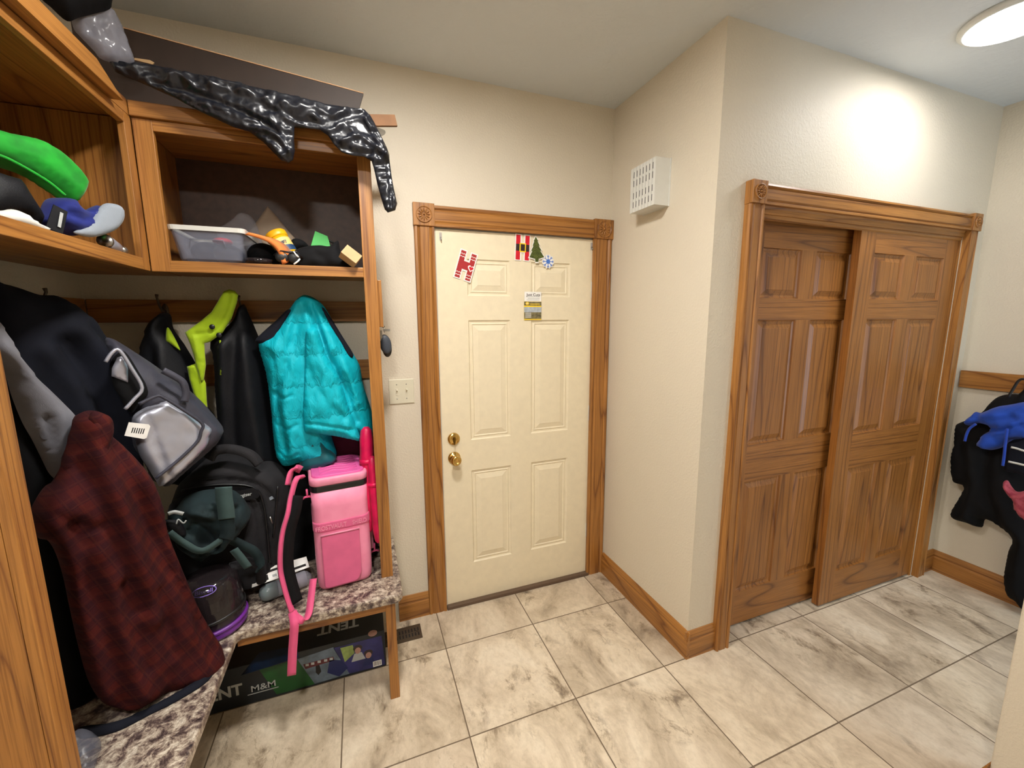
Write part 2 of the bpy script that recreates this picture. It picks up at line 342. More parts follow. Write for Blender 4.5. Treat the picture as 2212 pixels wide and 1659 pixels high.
M_or = fabric('orange_cloth', (216, 122, 54), .8, .06); M_yel = plain('yellow_plastic', (240, 178, 20), .4); M_yell = plain('yellow_label', (240, 206, 120), .5)
M_ink = plain('dark_blue_print', (30, 60, 100), .5); M_kraft = plain('tan_card', (184, 150, 106), .7); M_paper = plain('grey_paper', (150, 132, 112), .7)
M_bgreen = plain('green_card', (70, 176, 84), .6); M_clear = clear('frosted_clear_plastic', (128, 132, 148), .38, .3); M_film = clear('clear_film', (180, 180, 190), .3, .12)
M_smoke = clear('smoked_clear_plastic', (40, 34, 36), .72, .08); M_bluebox = plain('bin_contents', (24, 28, 44), .6, var=.5, sc=18)
M_gbot = plain('green_bottle_plastic', (28, 74, 62), .25); M_tent = plain('dark_printed_card', (16, 24, 30), .4, var=.3, sc=9); M_tentg = plain('green_print', (12, 74, 26), .4, var=.25, sc=14)
M_tentb = plain('blue_scene_print', (24, 44, 72), .4, var=.5, sc=11); M_tenth = plain('landscape_print', (92, 106, 120), .4, var=.4, sc=22); M_tentn = plain('navy_print', (22, 34, 86), .4)
M_tentv = plain('violet_print', (40, 40, 96), .4, var=.35, sc=18); M_lgt = plain('silver_grey_print', (168, 172, 172), .4); M_maro = plain('dark_red_print', (84, 28, 34), .5); M_skin = plain('warm_print', (170, 130, 116), .5)
M_lime2 = plain('pale_green_print', (140, 160, 90), .5, var=.3, sc=30)
M_red = plain('red_print', (204, 24, 44), .4); M_brick = plain('brick_red_print', (166, 44, 46), .4); M_belt = plain('belt_print', (46, 32, 32), .4); M_mwhite = plain('white_magnet', (240, 238, 234), .4)
M_tree = plain('fir_green_print', (74, 84, 30), .5, var=.7, sc=160); M_flake = plain('blue_flake_print', (70, 120, 206), .4); M_gold = plain('gold_print', (236, 200, 40), .5)
M_photo = plain('lawn_photo_print', (112, 104, 74), .4, var=.6, sc=60); M_sky = plain('sky_photo_print', (168, 176, 184), .4, var=.2, sc=60); M_floral = fabric('pink_patterned_cloth', (176, 78, 92), .8, .3, rgb2=(140, 40, 60), sc=45)
M_lampA = emit('warm_diffuser', (1, .965, .91, 1), LAMP_A); M_lampB = emit('neutral_diffuser', (1, .985, .97, 1), LAMP_B); M_lampC = emit('far_diffuser', (1, .965, .91, 1), LAMP_C)
# ------------------------------------------------------------------ ceiling lamps
def lamp(x, y, r, mat, label):
    t = thing('ceiling_light', label, 'ceiling light', (x, y, H-.045))
    T = Matrix.Translation((x, y, H-.045))
    obj('rim', G().lathe([(r+.018, .045), (r+.018, .034), (r+.008, .024), (r, .022), (r, .045)], T, 48), M_white, t, smooth=True)
    obj('diffuser', G().lathe([(.004, .018), (r*.4, .0185), (r*.75, .0205), (r*.95, .0245), (r, .03)], T, 48), mat, t, smooth=True)
lamp(-.2, -1.06, .13, M_lampA, 'round ceiling light in front of the coat lockers')
lamp(2.05, -1.115, .14, M_lampB, 'round flush ceiling light in front of the oak closet doors')
lamp(-.6, -2.35, .13, M_lampC, 'round ceiling light just behind the camera')
# ------------------------------------------------------------------ room shell
def struct(name, g, mat, parent=None, **kw):
    return obj(name, g, mat, parent, kind=None if parent else 'structure', **kw)
DW, DH = .911, 2.05
struct('floor', G().box(XL-.1, 1.62, -4.6, .3, -.06, 0).box(1.62, XR+.1, -2.85, .3, -.06, 0), M_floor, origin=Vector((0, 0, 0)))
struct('ceiling', G().box(XL-.1, 1.62, -4.6, .3, H, H+.06).box(1.62, XR+.1, -2.85, .3, H, H+.06), M_ceil, origin=Vector((0, 0, 0)))
struct('wall_rear', G().box(XL-.1, -.012, 0, .12, 0, H).box(DW+.012, XB+.1, 0, .12, 0, H).box(-.012, DW+.012, 0, .12, DH+.012, H), M_wall, origin=Vector((0, 0, 0)))
struct('wall_left', G().box(XL-.1, XL, -4.5, 0, 0, H), M_wall, origin=Vector((0, 0, 0)))
struct('wall_corner', G().box(XB, XB+.1, LY+.11, 0, 0, H), M_wall, origin=Vector((0, 0, 0)))
struct('wall_closet', G().box(XB, 1.235, LY, LY+.11, 0, H).box(2.79, XR, LY, LY+.11, 0, H).box(1.235, 2.79, LY, LY+.11, 2.065, H), M_wall, origin=Vector((0, 0, 0)))
struct('wall_closet_back', G().box(XB+.1, XR, -.12, -.02, 0, H), M_wall, origin=Vector((0, 0, 0)))
struct('wall_right', G().box(XR, XR+.1, -2.85, 0, 0, H), M_wall, origin=Vector((0, 0, 0)))
struct('wall_near', G().box(1.5, 1.62, -4.5, -1.56, 0, H), M_wall, origin=Vector((0, 0, 0)), bevel=.004)
struct('wall_front', G().box(XL-.1, 1.62, -4.6, -4.5, 0, H), M_wall, origin=Vector((0, 0, 0)))
struct('wall_hall', G().box(1.62, 1.9, -2.85, -2.75, 0, H).box(2.8, XR, -2.85, -2.75, 0, H).box(1.9, 2.8, -2.85, -2.75, 0, .3).box(1.9, 2.8, -2.85, -2.75, 2.05, H), M_wall, origin=Vector((0, 0, 0)))
wn1 = thing('added_window_1', None, None, (2.35, -2.8, .3), kind='structure')  # unseen hall window, added to send cool daylight onto the right wall
obj('frame', G().box(1.9, 1.95, -2.83, -2.77, .3, 2.05).box(2.75, 2.8, -2.83, -2.77, .3, 2.05).box(1.95, 2.75, -2.83, -2.77, .3, .35).box(1.95, 2.75, -2.83, -2.77, 2.0, 2.05), M_white, wn1)
obj('pane', G().box(1.95, 2.75, -2.803, -2.799, .35, 2.0), clear('window_glass', (220, 230, 235), .06, .02), wn1)
pl = bpy.data.lights.new('window_portal', 'AREA'); pl.shape = 'RECTANGLE'; pl.size = .9; pl.size_y = 1.75; pl.cycles.is_portal = True
po = bpy.data.objects.new('window_portal', pl); SC.collection.objects.link(po); po.location = (2.35, -2.86, 1.175); po.rotation_euler = (math.radians(90), 0, 0)
# baseboards: profile a = out from the wall, b = up
BP = [(0, 0), (.016, 0), (.016, .088), (.012, .098), (.014, .108), (.009, .122), (.004, .134), (0, .136)]
Z = Vector((0, 0, 1))
struct('baseboard_rear', G().sweep(BP, (-.26, 0, 0), (-.1, 0, 0), (0, -1, 0), Z), OX)
g = G().sweep(BP, (XB, LY-.0165, 0), (XB, -.02, 0), (-1, 0, 0), Z)
struct('baseboard_corner', g, OY)
struct('baseboard_closet', G().sweep(BP, (XB-.0153, LY-.0004, 0), (1.165, LY, 0), (0, -1, 0), Z), OX)
struct('baseboard_closet_right', G().sweep(BP, (2.87, LY, 0), (XR, LY, 0), (0, -1, 0), Z), OX)
struct('baseboard_right', G().sweep(BP, (XR, -2.75, 0), (XR, LY, 0), (-1, 0, 0), Z), OY)
struct('baseboard_near', G().sweep(BP, (1.5, -4.4, 0), (1.5, -1.575, 0), (-1, 0, 0), Z).sweep(BP, (1.484, -1.56, 0), (1.62, -1.56, 0), (0, 1, 0), Z), OY)
# casings with rosette blocks
def rosette(root, x0, x1, z0, z1, yf, yb):
    b = obj('corner_block', G().box(x0, x1, yf-.006, yb, z0, z1), OZ, root, bevel=.002)
    cx, cz, r = (x0+x1)/2, (z0+z1)/2, (x1-x0)*.34
    T = Matrix.Translation((cx, yf-.006, cz)) @ Matrix.Rotation(math.radians(90), 4, 'X')
    g = G().lathe([(r*1.12, -.004), (r*1.1, .005), (r*.98, .005), (r*.93, -.001)], T, 40)
    for k in range(12):
        a = k*math.pi/6
        g.ball((math.cos(a)*r*.56, math.sin(a)*r*.56, 0), r*.34, r*.11, .0055, T @ Matrix.Rotation(0, 4, 'Z') @ Matrix.Translation((0, 0, 0)) if False else T @ Matrix.Rotation(a, 4, 'Z') @ Matrix.Rotation(-a, 4, 'Z') @ Matrix.Translation((math.cos(a)*r*.56, math.sin(a)*r*.56, 0)) @ Matrix.Rotation(a, 4, 'Z') @ Matrix.Translation((-math.cos(a)*r*.56, -math.sin(a)*r*.56, 0)), 8)
    g.ball((0, 0, 0), r*.16, r*.16, .008, T, 10)
    obj('carved_rosette', g, OZ, b, smooth=True)
def casing(name, ox0, ox1, ix0, ix1, zt, zi, yw, th, parts=True):
    root = thing(name, None, None, ((ox0+ox1)/2, yw, 0), kind='structure')
    def prof(W): return [(0, 0), (W, 0), (W, th), (W*.9, th), (W*.82, th*.72), (W*.74, th*.9), (W*.3, th*.9), (W*.22, th*.68), (W*.14, th*.98), (W*.04, th*.9), (0, th*.6)]
    obj('side_casing', G().sweep(prof(ix0-ox0), (ox0, yw, 0), (ox0, yw, zi), (1, 0, 0), (0, -1, 0)), OZ, root)
    obj('side_casing', G().sweep(prof(ox1-ix1), (ox1, yw, 0), (ox1, yw, zi), (-1, 0, 0), (0, -1, 0)), OZ, root)
    obj('head_casing', G().sweep(prof(zt-zi), (ix0, yw, zt), (ix1, yw, zt), (0, 0, -1), (0, -1, 0)), OX, root)
    rosette(root, ox0-.003, ix0+.003, zi-.002, zt+.004, yw-th, yw); rosette(root, ix1-.003, ox1+.003, zi-.002, zt+.004, yw-th, yw)
    return root
casing('trim_1', -.1, XB-.002, -.004, .888, 2.15, 2.052, 0, .02)
t2 = casing('trim_2', 1.163, 2.872, 1.238, 2.797, 2.157, 2.072, LY, .034)
obj('track_fascia', G().sweep([(0, 0), (.055, 0), (.055, .008), (.05, .014), (.036, .014), (.034, .02), (.012, .02), (0, .026)], (1.24, LY+.012, 2.075), (2.79, LY+.012, 2.075), (0, 0, -1), (0, -1, 0)), OX, t2)
obj('jamb', G().box(1.235, 1.25, LY, LY+.11, 0, 2.07), OZ, t2); obj('jamb', G().box(2.778, 2.79, LY, LY+.11, 0, 2.07), OZ, t2)
# entry door
RINGS = [(0, 0), (.006, .007), (.014, .0075), (.02, .004), (.026, .0075), (.05, .002), (.054, .0005)]
d1 = thing('door_1', None, None, (DW/2, .02, 0), kind='structure')
obj('door_leaf', G().panelled(.004, .897, .02, 2.046, .004, .045, [(a, b, c, d) for a, b in ((.16, .392), (.514, .75)) for c, d in ((.243, .788), (.96, 1.602), (1.727, 1.91))], RINGS), M_door, d1)
obj('frame', G().box(-.012, .002, 0, .11, 0, 2.05).box(.899, DW+.012, -.002, .11, 0, 2.05).box(0, .9, .02, .11, 2.047, 2.062), M_white, d1)
obj('weatherstrip', G().box(.0, .006, .006, .02, .02, 2.04), M_dark, d1)
obj('sill', G().box(0, .9, -.022, .1, 0, .02), M_rub, d1, bevel=.003)
for z in (1.77, 1.05, .3):
    g = G().box(.885, .899, -.001, .003, z-.045, z+.045)
    for k in range(5): g.lathe([(.0055, z-.045+k*.0185), (.0055, z-.0275+k*.0185)], Matrix.Translation((.899, -.004, 0)), 12)
    obj('hinge', g, M_white, d1, smooth=False)
Ry = Matrix.Rotation(math.radians(90), 4, 'X')
kn = obj('knob', G().lathe([(.034, .0), (.034, .004), (.028, .009), (.014, .012), (.012, .028), (.02, .034), (.028, .044), (.028, .054), (.022, .062), (.014, .064), (.013, .061), (.004, .061)], Matrix.Translation((.066, .004, .872)) @ Ry, 32), M_brass, d1, smooth=True)
db = obj('deadbolt', G().lathe([(.033, 0), (.033, .005), (.027, .012), (.012, .014)], Matrix.Translation((.066, .004, .978)) @ Ry, 32), M_brass, d1, smooth=True)
obj('thumb_turn', G().loft([[(.066-w_, -.008-d, z), (.066+w_, -.008-d, z), (.066+w_*.7, -.018-d, z), (.066-w_*.7, -.018-d, z)] for w_, d, z in ((.006, 0, .99), (.009, .003, .978), (.005, .004, .962), (.002, .002, .95))]), M_brassd, db)
# closet doors
def oakdoor(name, x0, x1, yf, cols):
    r = thing(name, None, None, ((x0+x1)/2, yf, .01), kind='structure')
    rows = ((.197, .8), (.988, 1.593), (1.695, 1.922)); rects = [(a, b, c, d) for a, b in cols for c, d in rows]
    rg = [(0, 0), (.004, .008), (.012, .011), (.016, .011), (.038, .003), (.04, .0015)]
    zt = 2.046
    g = G().panelled(x0, x1, .012, zt, yf, yf+.035, rects, rg)
    # rails run across, stiles and panels upright
    rails = ((.012, .197), (.8, .988), (1.593, 1.695), (1.922, zt))
    for i, f in enumerate(g.f):
        zs = [g.v[k].z for k in f]; xs = [g.v[k].x for k in f]; ys = [g.v[k].y for k in f]
        if max(ys) < yf+1e-5 and min(xs) > cols[0][0]-1e-4 and max(xs) < cols[1][1]+1e-4 and any(a-1e-4 <= min(zs) and max(zs) <= b+1e-4 for a, b in rails): g.m[i] = 1
    obj('door_leaf', g, [OZd, OXd], r)
oakdoor('door_2', 1.255, 2.1, LY+.065, ((1.373, 1.627), (1.73, 1.985)))
oakdoor('door_3', 1.94, 2.777, LY+.004, ((2.058, 2.308), (2.408, 2.66)))
# ------------------------------------------------------------------ coat locker: wall run and left run
YF, XF = -.36, -1.01; ZS, ZR = 1.767, 1.805; ZT = 2.205; ZC = 2.238; ZU = 2.286; BT, BB = .495, .457
lk = thing('coat_locker', 'oak coat locker against the door wall, open shelf above teal coat', 'locker', (-.65, -.18, BT))
obj('side_panel', G().box(-.32, -.301, YF+.018, -.002, BT, ZC), OZ, lk)
obj('face_stile', G().box(-.345, -.297, YF, YF+.019, BT, ZC), OZ, lk, bevel=.0015)
obj('face_stile', G().box(-1.008, -.956, YF, YF+.019, ZS, ZC), OZ, lk, bevel=.0015)
obj('top_rail', G().box(-.956, -.345, YF, YF+.019, ZT, ZC), OX, lk, bevel=.0015)
obj('bottom_rail', G().box(-.956, -.345, YF, YF+.019, ZS, ZR-.001), OX, lk, bevel=.0015)
obj('shelf', G().box(XF-.02, -.32, YF+.019, -.004, ZR-.02, ZR-.001), OX, lk)
obj('top_board', G().box(XF+.002, -.29, YF-.012, -.002, ZC+.001, ZU-.002), OX, lk, bevel=.002)
obj('back_panel', G().box(-1.012, -.32, -.012, -.004, ZR, ZC), M_back, lk)
obj('inner_side', G().box(-1.03, -1.012, YF+.002, -.004, ZR, ZC), OZ, lk)
l2 = thing('coat_locker', 'oak coat locker along the left wall with caps on its open shelf', 'locker', (-1.2, -.6, BT))
YE = -1.078
obj('side_panel', G().box(XL+.002, XF-.0195, YE, YE+.019, BT, ZC), OZ, l2)
obj('face_stile', G().box(XF-.019, XF, YE, YE+.048, BT, ZC), OZ, l2, bevel=.0015)
obj('face_stile', G().box(XF-.019, XF, -.405, YF-.001, ZS, ZC), OZ, l2, bevel=.0015)
obj('top_rail', G().box(XF-.019, XF, YE+.048, -.405, ZT, ZC), OY, l2, bevel=.0015)
obj('bottom_rail', G().box(XF-.019, XF, YE+.048, -.405, ZS, ZR-.001), OY, l2, bevel=.0015)
obj('shelf', G().box(XL+.004, XF-.03, YE+.019, -.004, ZR-.02, ZR-.001), OY, l2)
g = G(); g.prism([(YE-.01, ZC+.001), (-.47, ZC+.001), (-.59, ZU), (YE-.01, ZU)], (XF+.0, 0, 0), (0, 1, 0), (0, 0, 1), 0, .03); g.box(XL+.004, XF, YE-.01, -.003, ZC+.001, ZU-.001)
obj('top_board', g, OY, l2)
obj('back_panel', G().box(XL+.004, XL+.012, YE+.02, -.02, ZR, ZC), M_back, l2)
obj('inner_side', G().box(XL+.02, XF-.04, YF+.012, YF+.022, ZR, ZC-.002), OZ, l2)
# bench
bt = G(); XBE = -.85; YBE = -.5
bt.prism([(XL+.002, -.002), (XL+.002, -1.2), (XBE, -1.2), (XBE, YBE-.012), (XBE+.012, YBE), (-.288, YBE), (-.268, YBE+.022), (-.268, -.002)], (0, 0, 0), (1, 0, 0), (0, 1, 0), BB, BT)
bb = thing('corner_bench', 'corner bench with speckled granite laminate top and oak end leg', 'bench', (-.6, -.3, 0))
obj('bench_top', bt, M_lam, bb, bevel=.008, label='speckled granite laminate top')
obj('leg', G().box(-.339, -.3, -.475, -.455, 0, BB), OZ, bb, bevel=.0015)
obj('end_panel', G().box(-.318, -.3, -.455, -.35, 0, BB), OZ, bb)
obj('apron', G().box(-.86, -.339, -.475, -.456, .417, BB-.001), OX, bb)
obj('apron', G().box(-.895, -.876, -1.15, -.48, .417, BB-.001), OY, bb)
obj('corner_post', G().box(-1.0, -.96, -.29+.16, -.1, 0, BB-.001), OZ, bb)
# hook rails and hooks
def rail(name, label, g, mat, cat='coat rail'): return obj(name, g, mat, bevel=.002, label=label, cat=cat)
rail('hook_rail', 'oak hook rail behind the teal coat, just below the shelf', G().box(XL+.02, -.322, -.02, -.001, 1.6, 1.69), OX)
rail('hook_rail', 'lower oak hook rail partly hidden behind the teal coat', G().box(XL+.02, -.322, -.02, -.001, 1.33, 1.42), OX)
rail('hook_rail', 'oak hook rail on the left wall behind the navy hoodie', G().box(XL+.001, XL+.019, -1.05, -.022, 1.6, 1.69), OY)
rail('hook_rail', 'oak hook rail on the white wall right of the closet', G().box(XR-.02, XR-.001, -2.2, -.745, 1.19, 1.29), OY)
rail('key_rail', 'short oak key board on the locker end above the light switch', G().box(-.2965, -.278, -.3, -.12, 1.575, 1.765), OZ, 'key rail')
def hook(x, y, z, nx, ny, label, grp):
    t = thing('coat_hook', label, 'hook', (x, y, z), grp); n = Vector((nx, ny, 0)); o = Vector((x, y, z))
    obj('plate', G().ball((0, 0, 0), .004 if nx else .012, .004 if ny else .012, .03, Matrix.Translation(o)), M_bronze, t, smooth=True)
    obj('prong', G().tube([o, o+n*.03+Z*.0, o+n*.05+Z*.02, o+n*.062+Z*.05, o+n*.06+Z*.062], [.005, .0045, .004, .004, .006]), M_bronze, t, smooth=True)
    obj('prong', G().tube([o-Z*.015, o+n*.02-Z*.03, o+n*.035-Z*.028, o+n*.04-Z*.01], [.004, .004, .004, .005]), M_bronze, t, smooth=True)
for u, v, lb in ((357, 668, 'bronze coat hook above the black jacket with the lime trim'), (527, 668, 'bronze coat hook holding the lime collared jacket')):
    p = P(u, v, 'y', -.022); hook(p.x, -.022, 1.645, 0, -1, lb, 'coat hooks')
hook(XL+.021, -.35, 1.645, 1, 0, 'coat hook on the left wall above the navy hoodie', 'coat hooks')
hook(XR-.022, -1.02, 1.25, -1, 0, 'dark coat hook holding the clothes right of the closet', 'coat hooks')
# ------------------------------------------------------------------ wall fittings
t = thing('light_switch', 'ivory double light switch plate left of the entry door', 'light switch', (-.19, 0, 1.19))
obj('plate', G().box(-.253, -.131, -.006, 0, 1.19, 1.314), M_ivory, t, bevel=.003)
for x in (-.215, -.168):
    s_ = obj('toggle', G().box(x-.006, x+.006, -.008, -.005, 1.235, 1.268).loft([[(x-.004, -.006, 1.25), (x+.004, -.006, 1.25), (x+.004, -.006, 1.262), (x-.004, -.006, 1.262)], [(x-.003, -.02, 1.26), (x+.003, -.02, 1.26), (x+.003, -.018, 1.268), (x-.003, -.018, 1.268)]]), M_ivory, t)
    for z in (1.288, 1.216): obj('screw', G().ball((x, -.006, z), .003, .002, .003), M_steel, t)
# door chime box on the return wall
t = thing('chime_box', 'white slotted chime box high on the narrow wall', 'door chime', (XB-.045, -.395, 2.11))
y0, y1, z0, z1, dx = -.468, -.285, 2.12, 2.325, .085
g = G(); n = 8
for k in range(n):
    a, b = y0+(y1-y0)*k/n, y0+(y1-y0)*(k+1)/n; g.box(XB-dx, XB-.002, a+.0012, b-.0012, z0, z1)
g.box(XB-dx+.004, XB, y0+.002, y1-.002, z0+.002, z1-.002)
for k in range(7):
    y = y0+(y1-y0)*(k+1)/n-.004
    for z in (.02, .062, .118, .158): g.box(XB-dx-.0006, XB-dx+.002, y-.0016, y+.0016, z0+z, z0+z+.028, None, 1)
obj('cover', g, [M_white, M_dark], t)
obj('mounting_base', G().box(XB-.004, XB, y0-.002, y1+.002, z0-.002, z1+.002), M_white, t)
# floor register
t = thing('floor_vent', 'bronze floor register beside the bench leg', 'floor vent', (-.25, -.12, 0))
g = G().box(-.36, -.16, -.17, -.07, .0, .005)
for k in range(12):
    x = -.35+k*.0155
    for z in (-.15, -.118): g.box(x, x+.007, z, z+.024, .0052, .0056, None, 1)
obj('grille', g, [M_bronze, M_dark], t)
obj('damper_lever', G().box(-.185, -.181, -.125, -.115, .005, .012), M_bronze, t)
# keys
t = thing('key_ring', 'grey key fob hanging from the key board on the locker end', 'keys', (-.275, -.2, 1.46))
kx, ky = -.272, -.2
obj('hook', G().tube([(kx-.01, ky, 1.58), (kx-.002, ky, 1.572), (kx+.004, ky, 1.578)], .0025), M_bronze, t, smooth=True)
a = [(kx+.002, ky+.011*math.cos(q*.6), 1.562+.011*math.sin(q*.6)) for q in range(11)]
obj('split_ring', G().tube(a, .0014, 6), M_steel, t, smooth=True)
obj('fob', G().ball((0, 0, 0), .025, .013, .043, Matrix.Translation((kx+.003, ky-.012, 1.5)) @ Matrix.Rotation(-.15, 4, 'Y')), fabric('slate_rubber', (62, 68, 78), .5), t, smooth=True)
obj('fob', G().ball((kx+.01, ky+.004, 1.478), .02, .011, .036), M_black, t, smooth=True, label='black key fob behind the grey one')
obj('key', G().box(kx-.004, kx+.024, ky-.03, ky-.028, 1.556, 1.566, Matrix.Translation((0, 0, 0))).box(kx-.018, kx-.009, ky-.02, ky-.018, 1.515, 1.56), M_steel, t)
# ------------------------------------------------------------------ door decorations
yd = .0025
def flat(name, poly, c, rot, parent, mat, d, sc=1, th=.0012):
    c_, s_ = math.cos(rot), math.sin(rot); pl = [((a*c_-b*s_)*sc, (a*s_+b*c_)*sc) for a, b in poly]
    return obj(name, G().prism(pl, (c.x, yd-d, c.z), (1, 0, 0), (0, 0, 1), 0, th), mat, parent)
def Hpoly(w_, h, leg, bar): return [(-w_, -h), (-w_+leg, -h), (-w_+leg, -bar), (w_-leg, -bar), (w_-leg, -h), (w_, -h), (w_, h), (w_-leg, h), (w_-leg, bar), (-w_+leg, bar), (-w_+leg, h), (-w_, h)]
def rect(x0, x1, z0, z1): return [(x0, z0), (x1, z0), (x1, z1), (x0, z1)]
c = P(1006, 574, 'y', 0); t = thing('door_magnet', 'tilted brick red letter H magnet with a heart, on cream door', 'magnet', (c.x, 0, c.z-.07), 'holiday magnets'); ro = -.3
flat('backing', Hpoly(.047, .074, .038, .028), c, ro, t, M_mwhite, .001); flat('face', Hpoly(.041, .068, .026, .02), c, ro, t, M_brick, .0022)
zg = []
for x0, z0 in ((-.028, .045), (-.028, -.048), (.028, .045), (.028, -.05)):
    for k in (-1, 1): zg.append([(x0-.013, z0+k*.007), (x0-.006, z0+k*.007+.004), (x0, z0+k*.007), (x0+.006, z0+k*.007+.004), (x0+.013, z0+k*.007), (x0+.013, z0+k*.007-.003), (x0+.006, z0+k*.007+.001), (x0, z0+k*.007-.003), (x0-.006, z0+k*.007+.001), (x0-.013, z0+k*.007-.003)])
for q in zg: flat('icing_stripe', q, c, ro, t, M_mwhite, .0032, 1, .0006)
hp = [(.016*math.sin(k*math.pi/10)**3, (13*math.cos(k*math.pi/10)-5*math.cos(k*math.pi/5)-2*math.cos(3*k*math.pi/10)-math.cos(4*k*math.pi/10))*.001) for k in range(20)]
flat('heart', [(a*1.15+.03, b*1.15-.005) for a, b in hp][::-1], c, ro, t, M_mwhite, .0033, 1, .0008); flat('heart', [(a*.75+.03, b*.75-.005) for a, b in hp][::-1], c, ro, t, M_red, .0042, 1, .0006)
c = P(1129, 535, 'y', 0); t = thing('door_magnet', 'upright red letter H magnet with black belt and gold buckle', 'magnet', (c.x, 0, c.z-.07), 'holiday magnets'); ro = -.04
flat('backing', Hpoly(.043, .068, .036, .028), c, ro, t, M_mwhite, .001); flat('face', Hpoly(.038, .063, .024, .018), c, ro, t, M_red, .0022)
flat('belt', rect(-.038, .038, -.018, .017), c, ro, t, M_belt, .003, 1, .0006); flat('buckle', rect(-.018, .018, -.023, .023), c, ro, t, M_gold, .0036, 1, .0006); flat('buckle_centre', rect(-.012, .012, -.017, .017), c, ro, t, M_belt, .0042, 1, .0006)
tree = [(0, .068), (.012, .045), (.009, .044), (.02, .022), (.014, .022), (.03, -.004), (.022, -.004), (.044, -.038), (.012, -.046), (.008, -.062), (-.008, -.062), (-.01, -.046), (-.042, -.038), (-.024, -.006), (-.03, -.004), (-.016, .02), (-.02, .022), (-.01, .044), (-.013, .045)]
c = P(1158, 540, 'y', 0); t = thing('door_magnet', 'dark green fir tree magnet between the belt H and snowflake', 'magnet', (c.x, 0, c.z-.07), 'holiday magnets'); ro = .05
flat('backing', [(a*1.2, b*1.1) for a, b in tree][::-1], c, ro, t, M_mwhite, .0045); flat('face', tree[::-1], c, ro, t, M_tree, .006)
c = P(1184, 565, 'y', 0); t = thing('door_magnet', 'blue and white snowflake magnet above right door panel', 'magnet', (c.x, 0, c.z-.04), 'holiday magnets')
flat('backing', [((.038 if k % 2 else .031)*math.cos(k*math.pi/12), (.04 if k % 2 else .031)*math.sin(k*math.pi/12)) for k in range(24)], c, 0, t, M_mwhite, .001)
for k in range(4): flat('flake_arm', [(-.033, -.0018), (.033, -.0018), (.033, .0018), (-.033, .0018)], c, k*math.pi/4, t, M_flake, .0021+k*.0001, 1, .0006)
for k in range(8):
    a = k*math.pi/4; 
    for s_ in (1, -1): flat('flake_barb', [(.02, 0), (.03, s_*.008), (.031, s_*.006), (.023, -.001*s_)][::s_], c, a, t, M_flake, .0028, 1, .0006)
flat('flake_centre', [(.012*math.cos(k*math.pi/6), .012*math.sin(k*math.pi/6)) for k in range(12)], c, 0, t, M_flake, .0034, 1, .0006)
def card(u0, v0, u1, v1):
    a, b = P(u0, v0, 'y', 0), P(u1, v1, 'y', 0); return a.x, b.x, b.z, a.z
x0, x1, z0, z1 = card(1133, 630, 1169, 652); t = thing('business_card', 'white card headed Just Cuts pinned on the cream door', 'card', ((x0+x1)/2, 0, z0), 'cards on the door'); c = Vector((x0, 0, z0))
flat('card', rect(0, x1-x0, 0, z1-z0), c, 0, t, M_mwhite, .002)
text('Just Cuts', (x0+.01, yd-.0034, z1-.022), (1, 0, 0), Z, .02, M_dark, t, bold=.01, depth=.0005, fit=(x1-x0)*.82)
for k in range(3): flat('print_line', rect(.012+.006*(k % 2), x1-x0-.01, .026-k*.009, .0285-k*.009), c, 0, t, M_lgt, .0034, 1, .0004)
x0, x1, z0, z1 = card(1132, 651, 1169, 691); t = thing('business_card', 'yellow landscaping card with lawn photo below the white card', 'card', ((x0+x1)/2, 0, z0), 'cards on the door'); c = Vector((x0, 0, z0)); W, D = x1-x0, z1-z0
flat('card', rect(0, W, 0, D), c, 0, t, M_gold, .0025)
flat('photo', rect(0, W, D*.06, D*.42), c, 0, t, M_photo, .004, 1, .0004); flat('photo', rect(0, W, D*.42, D*.7), c, 0, t, M_sky, .004, 1, .0004)
flat('banner', rect(0, W, D*.78, D*.99), c, 0, t, M_photo, .004, 1, .0004); flat('emblem', [(.018+.011*math.cos(k*math.pi/8), D*.89+.008*math.sin(k*math.pi/8)) for k in range(16)], c, 0, t, M_gold, .0046, 1, .0004)
flat('emblem_peak', [(.01, D*.86), (.018, D*.93), (.026, D*.86), (.018, D*.89)], c, 0, t, M_mwhite, .0052, 1, .0004); flat('name_bar', rect(.034, W-.01, D*.84, D*.88), c, 0, t, M_gold, .0046, 1, .0004)
for k in range(6): flat('print_line', rect(.006, W*.4, D*(.12+.05*k), D*(.135+.05*k)), c, 0, t, M_mwhite, .0046, 1, .0004)
for u, v, lb in ((952, 512, 'small clear stick-on hook at the top left of the cream door'), (1278, 533, 'small clear stick-on hook at the top right of the cream door')):
    p = P(u, v, 'y', 0); t = thing('adhesive_hook', lb, 'hook', (p.x, 0, p.z-.02), 'clear hooks on the door')
    obj('pad', G().box(p.x-.006, p.x+.006, yd-.003, yd, p.z-.018, p.z+.022), M_film, t, bevel=.002)
    obj('prong', G().tube([(p.x, yd-.003, p.z), (p.x, yd-.008, p.z-.012), (p.x, yd-.014, p.z-.016), (p.x, yd-.016, p.z-.008)], .0022), M_steel, t, smooth=True)
